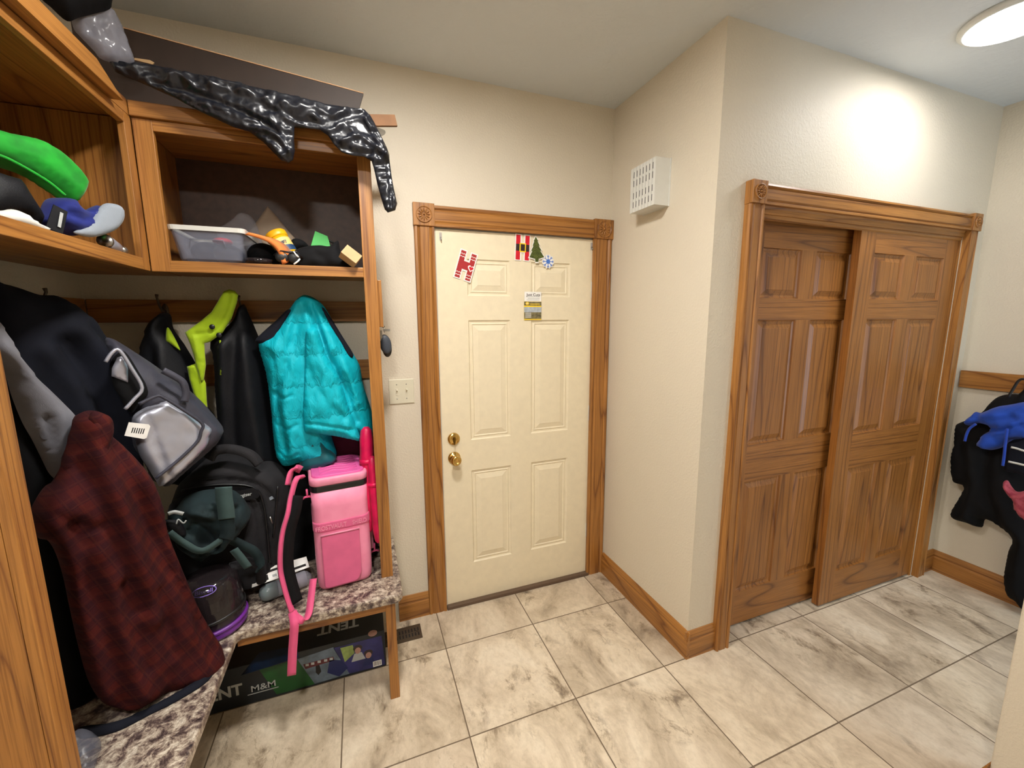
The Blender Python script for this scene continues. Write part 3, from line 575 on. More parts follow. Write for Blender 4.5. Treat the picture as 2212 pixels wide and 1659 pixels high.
#SOFT
# ------------------------------------------------------------------ hanging clothes, left wall
def px(s, ox=0, oy=0, k=1): return [(ox+float(a.split(',')[0])*k, oy+float(a.split(',')[1])*k) for a in s.split()]
F_nav = ((.8, -.6, 0), (-1.17, -.45, 1.2)); F_swt = ((.8, -.6, 0), (-1.11, -.6, 1.2)); F_plaid = ((.6, -.8, 0), (-.93, -.64, .5))
relief('black_coat', px('-70,880 0,860 60,850 110,900 150,960 190,1060 240,1200 290,1350 330,1460 330,1520 270,1560 170,1592 120,1500 60,1300 0,1100'), ((.62, -.78, 0), (-1.08, -.54, .55)), .05, M_blk, R=.1, nz=(.02, 5, 2),
       folds=[(px('150,1200 220,1400 260,1520'), .02, .015), (px('110,1100 160,1300 200,1500'), .02, -.015)], label='long black coat lowest in the pile, behind the red plaid shirt', cat='coat')
relief('navy_hoodie', px('-80,600 0,612 40,622 85,637 125,640 165,665 195,690 215,720 228,742 235,760 232,790 240,830 270,870 285,900 290,960 298,1010 280,1040 200,1040 100,1060 20,1060 -80,900'), F_nav, .1, M_navy, R=.12, back=.9, nz=(.015, 6, 2),
       folds=[(px('130,715 190,790 240,880 270,970'), .03, .03), (px('95,740 150,830 210,940 250,1000'), .02, -.02), (px('55,760 120,850 170,960'), .025, .02), (px('165,705 200,745 228,775'), .012, -.02)],
       label='dark navy fleece hoodie hanging between grey sweatshirt and silver bag', cat='hoodie')
sw = relief('grey_sweatshirt', px('-70,620 0,700 22,735 45,775 75,812 110,845 145,880 163,903 165,912 160,930 148,960 142,985 135,1015 125,1037 118,1034 105,1020 90,990 70,950 50,915 35,880 24,850 5,800 -70,740'), F_swt, .045, M_grey, R=.05, nz=(.006, 8, 3), res=.01,
       folds=[(px('80,900 100,970 120,1030'), .008, -.014), (px('25,840 60,920 100,1000'), .012, .012), (px('10,760 60,830 120,900'), .03, .01), (px('0,790 25,810 35,840'), .008, -.01)],
       label='heather grey sweatshirt sleeve hanging at the far left', cat='sweatshirt')
pls = relief('plaid_shirt', px('62,1120 85,1070 120,1035 140,975 160,908 185,888 215,890 230,905 233,932 265,962 300,998 330,1038 350,1090 362,1150 385,1210 410,1270 432,1320 460,1368 479,1398 481,1425 465,1448 430,1468 380,1486 330,1500 280,1528 230,1522 195,1480 170,1400 150,1310 135,1240 118,1190 100,1165 80,1160'), F_plaid, .07, M_plaid, R=.055, nz=(.034, 8, 2.4), res=.012, back=1.3,
       folds=[(px('225,930 270,1050 330,1180 400,1300 440,1400'), .02, -.022), (px('195,920 225,1040 280,1180 320,1320'), .022, .02), (px('170,1000 220,1130 290,1300'), .016, -.02), (px('300,1010 350,1150 420,1310'), .016, .014), (px('330,1260 345,1330 360,1400'), .012, -.014), (px('150,1130 200,1250 230,1400 250,1510'), .025, -.035), (px('190,1180 250,1330 290,1480'), .02, .015), (px('120,1100 170,1130 215,1120'), .01, -.012), (px('250,1250 270,1340 300,1430'), .014, -.02), (px('360,1240 400,1340 430,1440'), .008, .01)],
       label='dark red plaid flannel shirt hanging in front of the left bench', cat='shirt')
relief('collar', px('185,888 215,890 232,905 232,938 215,985 196,1035 180,1010 176,950'), F_plaid, .03, M_plaid, pls, R=.03, lift=.045, nz=(.004, 8, 4), res=.01)
relief('fabric_strap', px('462,1452 440,1478 380,1515 320,1545 250,1580 175,1594 172,1572 250,1560 320,1530 390,1492 440,1460', 0, 0), ((0, 0, 1), (-1, -.7, BT+.003)), .01, M_navy, R=.02, nz=(0, 1, 1), label='wide dark strap lying on the left bench under the shirt', cat='strap')
# silver lunch bag with open lid
F_sb = ((.5, -.87, 0), (-.95, -.4, 1.1))
sb = relief('lunch_bag', px('227,735 240,731 262,742 315,776 358,806 398,834 440,872 476,915 479,928 461,958 410,1003 358,1047 336,1036 303,988 282,955 272,890 248,850 226,800'), F_sb, .11, M_greyny, R=.07, nz=(.008, 8, 5), res=.011,
       folds=[(px('262,742 330,800 400,860 450,920'), .01, .01), (px('335,800 370,840 398,850'), .012, -.012)], label='silver and grey insulated lunch bag hanging beside navy hoodie', cat='lunch bag')
relief('foil_lid', px('275,889 300,872 335,857 352,858 400,888 437,915 434,933 427,953 390,990 336,1033 322,1022 306,996 288,968 274,915'), F_sb, .035, M_silver, sb, R=.03, lift=.1, back=.05, nz=(.008, 9, 9), res=.009, folds=[(px('300,890 320,950 345,1010'), .012, -.008), (px('380,885 400,930 390,970'), .015, .006)], label='shiny silver lid')
n_ = Vector((.5, -.87, 0)).normalized()
def PF(u, v, F, d=0): n = Vector(F[0]).normalized(); r_ = ray(u, v); return CAM+r_*((Vector(F[1])+n*d-CAM).dot(n)/r_.dot(n))
edge = [PF(u, v, F_sb, .145) for u, v in px('300,873 335,857 352,858 400,888 437,915 434,933 427,953 390,990 336,1034')]
obj('zip_edge', G().tube([Vector(a) for a in catmull([list(q) for q in edge], 4, False)], .005, 6), M_greyny, sb, smooth=True)
relief('opening', px('226,785 240,762 258,757 285,797 306,838 288,862 270,882 248,852 232,822'), F_sb, .01, M_blk, sb, R=.03, lift=.105, nz=(0, 1, 1), res=.01, label='black patch over the unzipped opening')  # black patch gives the shaded inside of the bag its dark colour
hd = [PF(u, v, F_sb, .135) for u, v in px('228,782 242,762 258,757 285,797 307,838 290,862 270,884')]
obj('lid_edge', G().tube([Vector(a) for a in catmull([list(q) for q in hd], 4, False)], .005, 8), M_silver, sb, smooth=True)
hd = [PF(u, v, F_sb, .13) for u, v in px('352,800 375,812 395,826 402,850 398,868')]
obj('handle', G().ribbon([Vector(a) for a in catmull([list(q) for q in hd], 4, False)], (.87, .5, .1), .02, .004), M_greyny, sb, smooth=True)
relief('liner', px('229,790 240,768 254,764 262,790 262,819 244,812 228,806'), F_sb, .008, M_silver, sb, R=.02, lift=.118, nz=(.006, 20, 20), res=.008, smooth=False)
o = PF(278, 912, F_sb, .155); U_ = Vector((.8, .46, -.32)).normalized(); V_ = Vector((.3, .1, .95)); V_ = (V_-U_*V_.dot(U_)).normalized()
tg = obj('care_tag', G().prism([(0, -.04), (.045, -.045), (.05, -.04), (.05, -.005), (.045, 0), (0, 0)], o, U_, V_, 0, .001), M_mwhite, sb)
for k in range(6): obj('tag_print', G().prism(rect(.012+k*.005, .0145+k*.005, -.03, -.014), o, U_, V_, .0011, .0014), M_dark, tg)
# jackets on the wall run
F_dj = ((0, -1, 0), (-1, -.13, 1)); F_hv = ((0, -1, 0), (-1, -.12, 1)); F_te = ((0, -1, 0), (-1, -.16, 1))
dj = relief('black_jacket', px('341,682 350,676 368,680 374,709 388,730 403,752 428,799 441,865 464,898 477,931 480,1000 440,1040 350,1040 320,1000 300,850 303,766 315,716 330,690'), F_dj, .09, M_blk2, R=.09, nz=(.012, 7, 2),
       folds=[(px('350,690 375,800 420,940'), .02, .02), (px('360,700 350,820 370,950'), .02, -.02)], label='black jacket with lime trim on hook above the silver bag', cat='jacket')
relief('lime_trim', px('375,708 384,716 402,752 398,752 378,738 373,735'), F_dj, .008, M_hv, dj, R=.02, lift=.06, res=.008)
hv = relief('black_jacket', px('515,664 527,660 538,680 552,712 565,745 576,790 582,850 590,920 605,985 610,1005 560,1030 470,1020 455,985 470,930 466,860 462,780 455,735 480,715 505,690'), F_hv, .09, M_blk2, R=.08, nz=(.012, 8, 2),
       folds=[(px('527,680 515,800 520,960'), .018, -.02), (px('540,730 555,850 575,980'), .02, .02), (px('495,740 490,850 495,980'), .02, .018)], label='black jacket with bright lime collar hanging left of the teal coat', cat='jacket')
relief('lime_collar', px('500,633 511,629 522,632 529,640 526,657 515,689 497,717 483,728 472,736 460,739 461,760 463,784 459,812 455,820 450,806 443,784 438,762 432,742 426,728 421,717 436,706 454,693 475,675 490,650'), F_hv, .01, M_hv, hv, R=.012, lift=.1, nz=(.004, 12, 10), res=.007, smooth=False, folds=[(px('512,640 500,680 478,712 440,722'), .007, -.006), (px('440,722 452,770'), .005, .006)])
relief('lime_panel', px('423,787 442,780 452,800 461,822 463,860 466,900 454,891 445,866 436,841 428,815'), F_hv, .01, M_hv, hv, R=.012, lift=.09, nz=(.004, 14, 16), res=.007, smooth=False)
for u, v in ((458, 706), (473, 724)):
    p = PF(u, v, F_hv, .12); obj('snap', G().ball(p, .0095, .004, .0095), M_black, hv, smooth=True)
obj('zip_pull', G().tube([PF(u, v, F_hv, .1) for u, v in px('475,735 480,760 477,810')], .0035, 6), M_hv, hv, smooth=True)
te = relief('teal_coat', px('648,641 660,637 681,645 700,662 720,695 742,730 766,769 778,793 784,829 802,886 808,925 806,955 790,950 781,942 760,942 739,935 715,930 720,955 727,978 722,990 703,998 666,1007 650,997 632,1002 615,1002 604,992 596,975 590,930 587,890 581,841 574,800 561,755 560,735 580,712 605,690 625,668 638,650'), F_te, .12, M_teal, R=.1, nz=(.014, 9, 3), crk=(.012, 14, 7), res=.008,
       folds=[(px('662,650 640,740 610,850 625,960'), .018, -.022), (px('655,650 612,730 595,830'), .02, .012), (px('672,660 700,740 740,820 770,900'), .014, -.024), (px('700,680 735,760 775,860'), .018, .014), (px('630,760 620,860 640,970'), .022, .02), (px('650,660 640,700 628,760'), .008, -.012), (px('675,655 690,700 705,740'), .008, -.012), (px('585,830 610,850 640,845'), .006, -.01), (px('592,900 620,915 650,905'), .006, -.01), (px('600,760 605,830 600,900'), .007, -.01), (px('745,800 765,850 790,900'), .006, -.01), (px('600,960 625,975 650,965'), .006, -.01)],
       label='teal quilted coat hung by its hood, in front of the locker end', cat='coat')
relief('navy_lining', px('558,735 580,712 605,690 626,670 636,676 618,708 603,740 590,748 572,742'), F_te, .02, M_navy, te, R=.03, lift=.06, res=.009)
relief('navy_lining', px('697,664 712,680 742,728 764,765 750,768 735,738 714,705'), F_te, .02, M_navy, te, R=.03, lift=.055, res=.009)
relief('sleeve', px('666,716 676,708 691,712 706,757 721,785 736,811 751,862 766,900 778,937 760,936 730,930 700,925 678,921 663,917 660,871 665,781'), F_te, .05, M_teal, te, R=.04, lift=.1, nz=(.012, 9, 5), crk=(.011, 13, 9), res=.008, folds=[(px('670,780 700,840 745,890'), .012, -.008), (px('665,898 710,903 768,915'), .006, -.012)])
relief('cuff', px('655,915 690,922 702,940 712,960 727,976 724,989 703,998 670,1006 652,1000 655,960'), F_te, .04, M_tealp, te, R=.04, lift=.06, nz=(.01, 9, 9), res=.01)
# dark magenta bag behind the coat, hot pink folded umbrellas
relief('magenta_bag', px('655,950 700,925 750,915 782,935 790,1000 780,1040 650,1040'), ((0, -1, 0), (-1, -.05, .8)), .04, M_mar, R=.05, label='dark magenta bag hidden between teal coat and pink cooler', cat='bag')
relief('black_tote', px('606,1010 640,1000 672,1012 690,1060 695,1200 690,1250 640,1255 598,1245 600,1180 604,1090'), ((0, -1, 0), (-1, -.06, .8)), .04, M_blk, R=.05, nz=(.01, 12, 6), label='black tote bag squeezed between the backpack and pink cooler', cat='bag')
def brolly(top, bot, yy, r, label):
    a, b = P(*top, 'y', yy), P(*bot, 'y', yy-.04); t = thing('folded_umbrella', label, 'umbrella', b, 'hot pink folded umbrellas')
    ts = [0, .03, .12, .5, .85, .97, 1]; rr = [.35, .8, 1, 1.05, .95, .7, .35]
    obj('cover', G().tube([a.lerp(b, k) for k in ts], [r*k for k in rr], 20, flut=.14), M_hot, t, smooth=True)
    obj('tip', G().tube([b, b+(b-a).normalized()*.012], .006), M_black, t, smooth=True)
    obj('wrap_band', G().tube([a.lerp(b, .3), a.lerp(b, .34)], r*1.1, 20), M_hot, t, smooth=True)
brolly((791, 922), (796, 1150), -.27, .028, 'longer hot pink folded umbrella touching the pink cooler')
brolly((803, 985), (819, 1172), -.3, .023, 'hot pink folded umbrella nearest the locker end panel')
# ------------------------------------------------------------------ pink backpack cooler
TC = Matrix.Translation((-.5, -.235, BT)) @ Matrix.Rotation(math.radians(7), 4, 'Z')
def W_(x, y, z): return TC @ Vector((x, y, z))
ck = thing('backpack_cooler', 'tall pink backpack cooler standing on the bench beside locker end', 'cooler', (-.5, -.235, BT))
hw, hd_ = .108, .13
def ringc(s, z, r=.035):
    pts = []
    for cx, cy, a in ((hw*s-r, hd_*s-r, 0), (-hw*s+r, hd_*s-r, 90), (-hw*s+r, -hd_*s+r, 180), (hw*s-r, -hd_*s+r, 270)):
        for k in range(6): t_ = math.radians(a+18*k); pts.append((cx+r*math.cos(t_), cy+r*math.sin(t_), z))
    return pts
body = G().loft([ringc(.84, 0, .03), ringc(.94, .006, .035), ringc(.985, .02), ringc(1, .05), ringc(1.01, .15), ringc(1., .27), ringc(.985, .36), ringc(1, .432)], TC)
obj('body', body, M_pink, ck, smooth=True)
obj('zip_band', G().loft([ringc(1.005, .431), ringc(1.012, .434), ringc(1.012, .452), ringc(1.005, .455)], TC), M_black, ck)
obj('rim', G().loft([ringc(1.0, .455), ringc(1.025, .46), ringc(1.03, .475), ringc(1.02, .485), ringc(.97, .49), ringc(.93, .487)], TC), M_pinkl, ck, smooth=True)
lid = G().loft([ringc(.93, .485), ringc(.92, .493), ringc(.9, .495)], TC)
ld = obj('lid', lid, M_lid, ck)
for k in range(7):
    y = -.1+k*.03; obj('lid_ridge', G().tube([W_(-.07, y-.0, .495), W_(-.02, y+.028, .4965), W_(.03, y+.008, .4965), W_(.075, y+.03, .495)], .0035, 6), M_lid, ld, smooth=True)
obj('logo_band', G().loft([ringc(1.01, .262), ringc(1.022, .265), ringc(1.022, .298), ringc(1.01, .301)], TC), M_pink2, ck)
yl = -hd_*1.022-.0006
Uc, Vc = (TC.to_3x3() @ Vector((1, 0, 0))), Vector((0, 0, 1))
text('FROSTVAULT', W_(-.1, yl, .271), Uc, Vc, .026, M_pinkl, ck, bold=.01, depth=.0015, fit=.115); text('SHIELD', W_(.038, yl, .271), Uc, Vc, .026, M_pinkl, ck, bold=.01, depth=.0015, fit=.055)
pk = G().prism([(-.075, .02), (-.085, .03), (-.085, .252), (.062, .252), (.062, .06), (.05, .03), (.035, .02)], W_(0, -hd_*1.005, 0), Uc, Vc, 0, .014)
obj('front_pocket', pk, M_pink2, ck, bevel=.006); obj('pocket_hem', G().tube([W_(-.085, -hd_-.014, .254), W_(.062, -hd_-.014, .254)], .004, 6), M_pinkl, ck, smooth=True)
obj('side_pocket', G().prism([(-.06, .09), (-.06, .29), (.04, .29), (.04, .09)], W_(hw, .02, 0), TC.to_3x3() @ Vector((0, 1, 0)), Vc, -.004, .02), M_pinkl, ck, bevel=.004)
obj('side_zip', G().box(hw+.018, hw+.022, -.014, -.002, .11, .3, TC), M_black, ck)
def tpull(name, q, dz=.04):
    obj(name, G().tube([q, q-Z*dz], .004, 8).tube([q-Z*dz+Uc*-.02-Z*.004, q-Z*(dz)-Uc*.008+Z*.003, q-Z*dz+Uc*.008+Z*.003, q-Z*dz+Uc*.02-Z*.004], .0045, 8), M_strap, ck, smooth=True)
tpull('zip_pull', W_(hw+.024, -.03, .11)); tpull('zip_pull', W_(-hw-.012, -.09, .44), .035)
F1 = -.40
def pth(s, yy): return [Vector(a) for a in catmull([list(P(u, v, 'y', yv)) for (u, v), yv in zip(px(s), yy)], 5, False)]
s1 = pth('655,1030 640,1035 628,1075 622,1110 611,1150 606,1190 606,1230 612,1260 622,1295 631,1322', [-.33, -.37, -.4, -.42, -.43, -.44, -.44, -.45, -.46, -.47])
obj('shoulder_strap', G().ribbon(s1, (.8, .6, 0), .018, .01), M_strap, ck, smooth=True)
s1b = [p+Vector((.024, .012, 0)) for p in s1[10:-3]]
obj('strap_padding', G().ribbon(s1b, (.8, .6, 0), .038, .012), M_blk, ck, smooth=True, label='black strap padding')
obj('grab_loop', G().ribbon(pth('650,1015 640,1012 628,1022 622,1048', [-.3, -.33, -.35, -.37]), (.5, .8, 0), .03, .004), M_strap, ck, smooth=True)
obj('webbing', G().ribbon(pth('632,1322 640,1333 652,1340 662,1335 668,1320 672,1290 677,1250', [-.475, -.5, -.515, -.51, -.49, -.45, -.4]), (1, .1, .3), .026, .002), M_strap, ck, smooth=True)
obj('webbing', G().ribbon(pth('632,1322 636,1345 634,1380 632,1410 630,1459', [-.475, -.517, -.521, -.523, -.525]), (1, 0, 0), .03, .002), M_strap, ck, smooth=True)
# ------------------------------------------------------------------ black backpack, duffel, canister, bottle
F_bp = ((.08, -1, 0), (-.8, -.18, .8))
bp = relief('backpack', px('430,1002 455,983 500,972 553,981 591,997 619,1018 627,1055 625,1100 609,1195 596,1224 560,1240 500,1245 440,1240 395,1200 371,1120 376,1070 395,1035'), F_bp, .13, M_pack, R=.06, nz=(.006, 8, 8), res=.012,
       folds=[(px('400,1045 470,1035 545,1040 575,1075 590,1200'), .006, -.016), (px('420,1020 500,1012 570,1025 600,1060'), .006, -.014)], label='black canvas backpack standing on the bench behind the duffel', cat='backpack')
relief('front_pocket', px('395,1056 470,1045 540,1050 562,1075 570,1130 575,1200 560,1232 470,1235 400,1190 385,1110'), F_bp, .035, M_pack, bp, R=.03, lift=.12, res=.012)
hn = [PF(u, v, F_bp, .14) for u, v in px('452,992 465,974 500,970 540,982 560,1003')]
obj('handle', G().ribbon([Vector(a) for a in catmull([list(q) for q in hn], 5, False)], (-.2, .3, 1), .035, .012), M_pack, bp, smooth=True)
o = PF(495, 1082, F_bp, .165); Ub, Vb = Vector((.97, .25, 0)), Z
obj('patch', G().prism([(0, -.005), (.09, -.012), (.1, 0), (.095, .02), (.08, .032), (0, .032)], o, Ub, Vb, 0, .003), M_blk2, bp)
text('Energizer', o+Ub*.012+Z*.006-Vector((0, .004, 0)), Ub, Vb, .018, M_lgt, bp, bold=.02, fit=.062)
for l in ('391,1060 470,1047 545,1052 568,1085 578,1160 582,1215', '600,1050 596,1100 590,1160'):
    q = [PF(u, v, F_bp, .135) for u, v in px(l)]; obj('zipper', G().tube([Vector(a) for a in catmull([list(c) for c in q], 4, False)], .004, 6), M_black, bp, smooth=True)
obj('zip_pull', G().tube([PF(583, 1116, F_bp, .15), PF(588, 1130, F_bp, .15)], .004, 6), M_steel, bp, smooth=True); obj('side_strap', G().ribbon([PF(582, 1078, F_bp, .13), PF(606, 1066, F_bp, .1)], (0, .2, 1), .012, .003), M_brim, bp)
F_df = ((.25, -.96, 0), (-.95, -.375, .8))
df = relief('duffel_bag', px('362,1108 378,1100 388,1088 400,1074 428,1062 458,1057 500,1058 522,1072 539,1097 541,1112 518,1146 500,1158 490,1172 470,1185 437,1205 420,1202 390,1180 371,1152'), F_df, .1, M_duf, R=.05, nz=(.028, 11, 10), crk=(.02, 9, 9), res=.009,
       folds=[(px('425,1120 450,1140 465,1160'), .016, -.035), (px('395,1090 440,1085 460,1095'), .014, .02), (px('440,1080 462,1082'), .006, -.02), (px('380,1160 430,1185 480,1165'), .008, .014), (px('505,1085 515,1110 505,1130'), .012, -.02)], label='crumpled grey green duffel bag on the bench in front of backpack', cat='duffel bag')
def rib(name, s, F, d, w_, mat, par, wd=(1, 0, .1), t_=.003, label=None): return obj(name, G().ribbon([Vector(a) for a in catmull([list(PF(u, v, F, d)) for u, v in px(s)], 5, False)], wd, w_, t_), mat, par, smooth=True, label=label)
rib('strap', '483,1052 484,1075 488,1100 490,1121', F_df, .125, .05, M_dufs, df, label='sage webbing strap'); rib('strap', '490,1121 492,1150 488,1165', F_df, .118, .045, M_duf, df)
rib('strap', '494,1163 525,1178 550,1192 562,1215 558,1235', F_df, .07, .032, M_duf, df, (.3, 0, 1)); rib('strap', '505,1187 520,1205 536,1226', F_df, .08, .028, M_dufs, df, (.9, 0, .4)); rib('strap', '365,1150 400,1175 437,1190 480,1165', F_df, .11, .022, M_dufs, df, (.1, 0, 1))
relief('label_patch', px('361,1104 378,1101 393,1104 402,1118 405,1134 385,1136 370,1125'), F_df, .012, M_blk2, df, R=.02, lift=.09, res=.009)
rib('label_print', '363,1110 377,1106 396,1110', F_df, .118, .012, M_lgt, df, (.1, 0, 1), .002); rib('label_print', '381,1132 385,1122 396,1130 402,1124', F_df, .12, .004, M_lgt, df, (.1, 0, 1), .002)
# canister
cz = thing('canister_vacuum', 'smoked clear dust canister with purple base and oval badge', 'vacuum canister', (-.925, -.44, BT))
TT = Matrix.Translation((-.925, -.445, BT)) @ Matrix.Rotation(math.radians(-5), 4, 'Y')
obj('base', G().lathe([(.07, 0), (.094, .003), (.1, .012), (.098, .03), (.092, .036)], TT, 40), M_purple, cz, smooth=True)
obj('base_ring', G().lathe([(.098, .028), (.104, .03), (.104, .038), (.098, .042)], TT, 40), M_purple, cz, smooth=True)
obj('dust_cup', G().lathe([(.097, .04), (.1, .05), (.099, .12), (.096, .18), (.088, .2), (.06, .213), (.01, .218)], TT, 40), M_smoke, cz, smooth=True)
obj('inner_cyclone', G().lathe([(.05, .045), (.05, .12), (.07, .18), (.03, .19)], TT, 24).box(-.006, .006, -.075, -.06, .06, .17, TT), M_black, cz)
obj('seam_ring', G().lathe([(.1, .068), (.103, .07), (.103, .078), (.1, .08)], TT, 40), M_black, cz, smooth=True)
el = [Vector((.036*math.cos(k*math.pi/12), -.088-.006+.006*abs(math.cos(k*math.pi/12))*0, .195+.012*math.sin(k*math.pi/12))) for k in range(25)]
el = [TT @ Vector((q.x+.02, -.083+(q.z-.195)*.8, q.z)) for q in el]
bd = obj('badge', G().tube(el, .0018, 6), M_lilac, cz, smooth=True)
text('Bissell', TT @ Vector((-.006, -.0865, .19)), TT.to_3x3() @ Vector((1, 0, 0)), TT.to_3x3() @ Vector((0, .6, .8)), .018, M_lilac, cz, bold=.01, fit=.052)
obj('carry_handle', G().tube([TT @ Vector(q) for q in ((.07, .03, .2), (.12, .06, .19), (.15, .08, .15), (.14, .09, .08))], .018, 12), M_pack, cz, smooth=True)
# bottle in its card
A_, B_ = P(566, 1284, 'z', BT+.034), P(668, 1246, 'z', BT+.034); ax = (B_-A_).normalized()
bo = thing('bottle', 'green ended clear bottle lying in its printed card on the bench', 'bottle', (A_+B_)/2-Z*.034)
obj('glass', G().tube([A_.lerp(B_, k) for k in (-.06, -.03, .02, .1, .3, .9, .96, 1.05)], [.008, .022, .03, .033, .033, .033, .028, .012], 24), M_film, bo, smooth=True)
obj('green_shell', G().tube([A_.lerp(B_, k) for k in (-.06, -.03, .02, .1, .3)], [.006, .02, .029, .032, .032], 24), M_gbot, bo, smooth=True)
obj('filling', G().tube([A_.lerp(B_, k) for k in (.32, .6, .92)], .031, 24), M_silver, bo, smooth=True)
nn = Vector((ax.y, -ax.x, 0)); cO = A_-ax*.03+Z*.036-nn*.012
cdp = obj('header_card', G().prism([(0, 0), (.21, 0), (.21, .05), (.05, .06), (.012, .045)], cO, ax, Vector((-nn.x*.8, -nn.y*.8, .6)), 0, .0015), M_mwhite, bo)
for k, (a, b, c_, d_) in enumerate(((.03, .06, .008, .03), (.075, .09, .012, .022), (.1, .13, .012, .03), (.06, .1, .036, .046), (.15, .2, .01, .02))): obj('card_print', G().prism(rect(a, b, c_, d_), cO, ax, Vector((-nn.x*.8, -nn.y*.8, .6)), .0016, .0022), M_dark if k != 1 else M_lgt, cdp)
# ------------------------------------------------------------------ tent box under the bench
X0, X1, Y0, Y1, ZB = -1.34, -.345, -.284, -.03, .185
tb = thing('tent_box', 'dark green printed TENT carton lying on the floor under the bench', 'box', ((X0+X1)/2, (Y0+Y1)/2, 0))
obj('carton', G().box(X0, X1, Y0, Y1, .001, ZB), M_tent, tb, bevel=.002)
fr = lambda poly, mat, nm, d=.0006: obj(nm, G().prism(poly, (0, Y0, 0), (1, 0, 0), Z, d-.0004, d), mat, tb)
tpn = lambda poly, mat, nm, d=.0006: obj(nm, G().prism(poly, (0, 0, ZB), (1, 0, 0), (0, 1, 0), d-.0004, d), mat, tb)
fx = lambda u, v: (P(u, v, 'y', Y0).x, min(ZB-.001, max(.003, P(u, v, 'y', Y0).z)))
fr([fx(598, 1500), fx(680, 1477), fx(641, 1424), fx(560, 1447)], M_tentg, 'green_band')
fr([fx(680, 1477), fx(755, 1455), fx(720, 1398), fx(642, 1424)], M_tenth, 'landscape_picture')
fr([fx(755, 1455), fx(832, 1435), fx(824, 1373), fx(720, 1400)], M_tentv, 'family_picture')
fr([fx(712, 1425), fx(738, 1426), fx(752, 1442), fx(733, 1461), fx(707, 1453)][::-1], M_tentn, 'tent_picture', .0012)
fr([fx(655, 1435), fx(720, 1418), fx(722, 1426), fx(660, 1445)][::-1], M_maro, 'caption_bar', .0012)
for u, v in ((664, 1436), (676, 1433), (690, 1429), (704, 1426), (716, 1423)): fr([fx(u-4, v-2), fx(u-4, v+3), fx(u+3, v+2), fx(u+3, v-3)], M_lgt, 'caption_icon', .0016)
fr([fx(682, 1438), fx(690, 1436), fx(694, 1450), fx(688, 1458), fx(682, 1452)][::-1], M_dark, 'clip_picture', .0012)
for u, v in ((773, 1405), (796, 1415)):
    a, b = fx(u, v); fr([(a+.013*math.cos(k*.628), b+.016*math.sin(k*.628)) for k in range(10)], M_skin, 'face_picture', .0012); fr([(a+.02*math.cos(k*.628), b+.012+.016*math.sin(k*.628)) for k in range(10)], M_belt, 'hair_picture', .001)
    fr([(a-.03, b-.05), (a+.03, b-.05), (a+.016, b-.012), (a-.016, b-.012)], M_lgt if u < 780 else M_tentn, 'shirt_picture', .001)
fr([fx(735, 1400), fx(762, 1393), fx(766, 1410), fx(745, 1430)][::-1], M_lime2, 'grass_picture', .001)
a, b = fx(806, 1437), fx(822, 1430); fr(rect(a[0], a[0]+.038, .012, .04), M_mwhite, 'barcode', .0014)
for k in range(7): fr(rect(a[0]+.004+k*.0045, a[0]+.006+k*.0045, .016, .038), M_dark, 'barcode_bar', .0018)
a, b = P(455, 1520, 'y', Y0-.001), P(525, 1495, 'y', Y0-.001)
tw = (b.x-a.x)*1.38; text('TENT', (b.x-tw, Y0-.0008, .06), (1, 0, 0), Z, .07, M_lgt, tb, bold=.03, depth=.0006, fit=tw)
text('M&M', (b.x+.03, Y0-.0008, .055), (1, 0, 0), Z, .04, M_lgt, tb, bold=.01, depth=.0006, fit=.09); fr(rect(b.x+.015, b.x+.13, .043, .047), M_lgt, 'underline', .0012)
a = P(775, 1350, 'z', ZB); b = P(685, 1372, 'z', ZB)
text('TENT', (a.x, a.y+.045, ZB+.0006), (-1, 0, 0), (0, -1, 0), .075, M_lgt, tb, bold=.03, depth=.0006, fit=a.x-b.x)
tpn([(P(805, 1368, 'z', ZB).x+.02*math.cos(k*math.pi/8), P(805, 1368, 'z', ZB).y+.02*math.sin(k*math.pi/8)) for k in range(16)], M_skin, 'round_emblem')
tpn([(P(u, v, 'z', ZB).x, P(u, v, 'z', ZB).y) for u, v in ((520, 1460), (645, 1420), (640, 1395), (560, 1410))], M_tentb, 'scene_picture')
# small things on bench
relief('plastic_bag', px('150,1590 170,1580 195,1581 216,1598 218,1620 212,1645 216,1700 170,1720 140,1650'), ((.3, -.3, .9), (-1.15, -.88, BT+.02)), .03, M_clear, R=.03, nz=(.012, 20, 20), res=.008, label='crumpled clear plastic bag beside the near oak post', cat='plastic bag')
p = P(470, 1403, 'y', -.52)
gd = thing('plug_adapter', 'small dark plug with a red dot hanging over the bench edge', 'plug', p-Z*.03)
obj('body', G().ball(p, .022, .016, .022), M_black, gd, smooth=True); obj('cord', G().tube([p+Vector((-.06, .0, .045)), p+Vector((-.035, -.005, .04)), p+Vector((-.01, 0, .015))], .006), M_brassd, gd, smooth=True); obj('red_dot', G().ball(p+Vector((.004, -.016, -.008)), .004, .002, .004), M_red, gd, smooth=True)
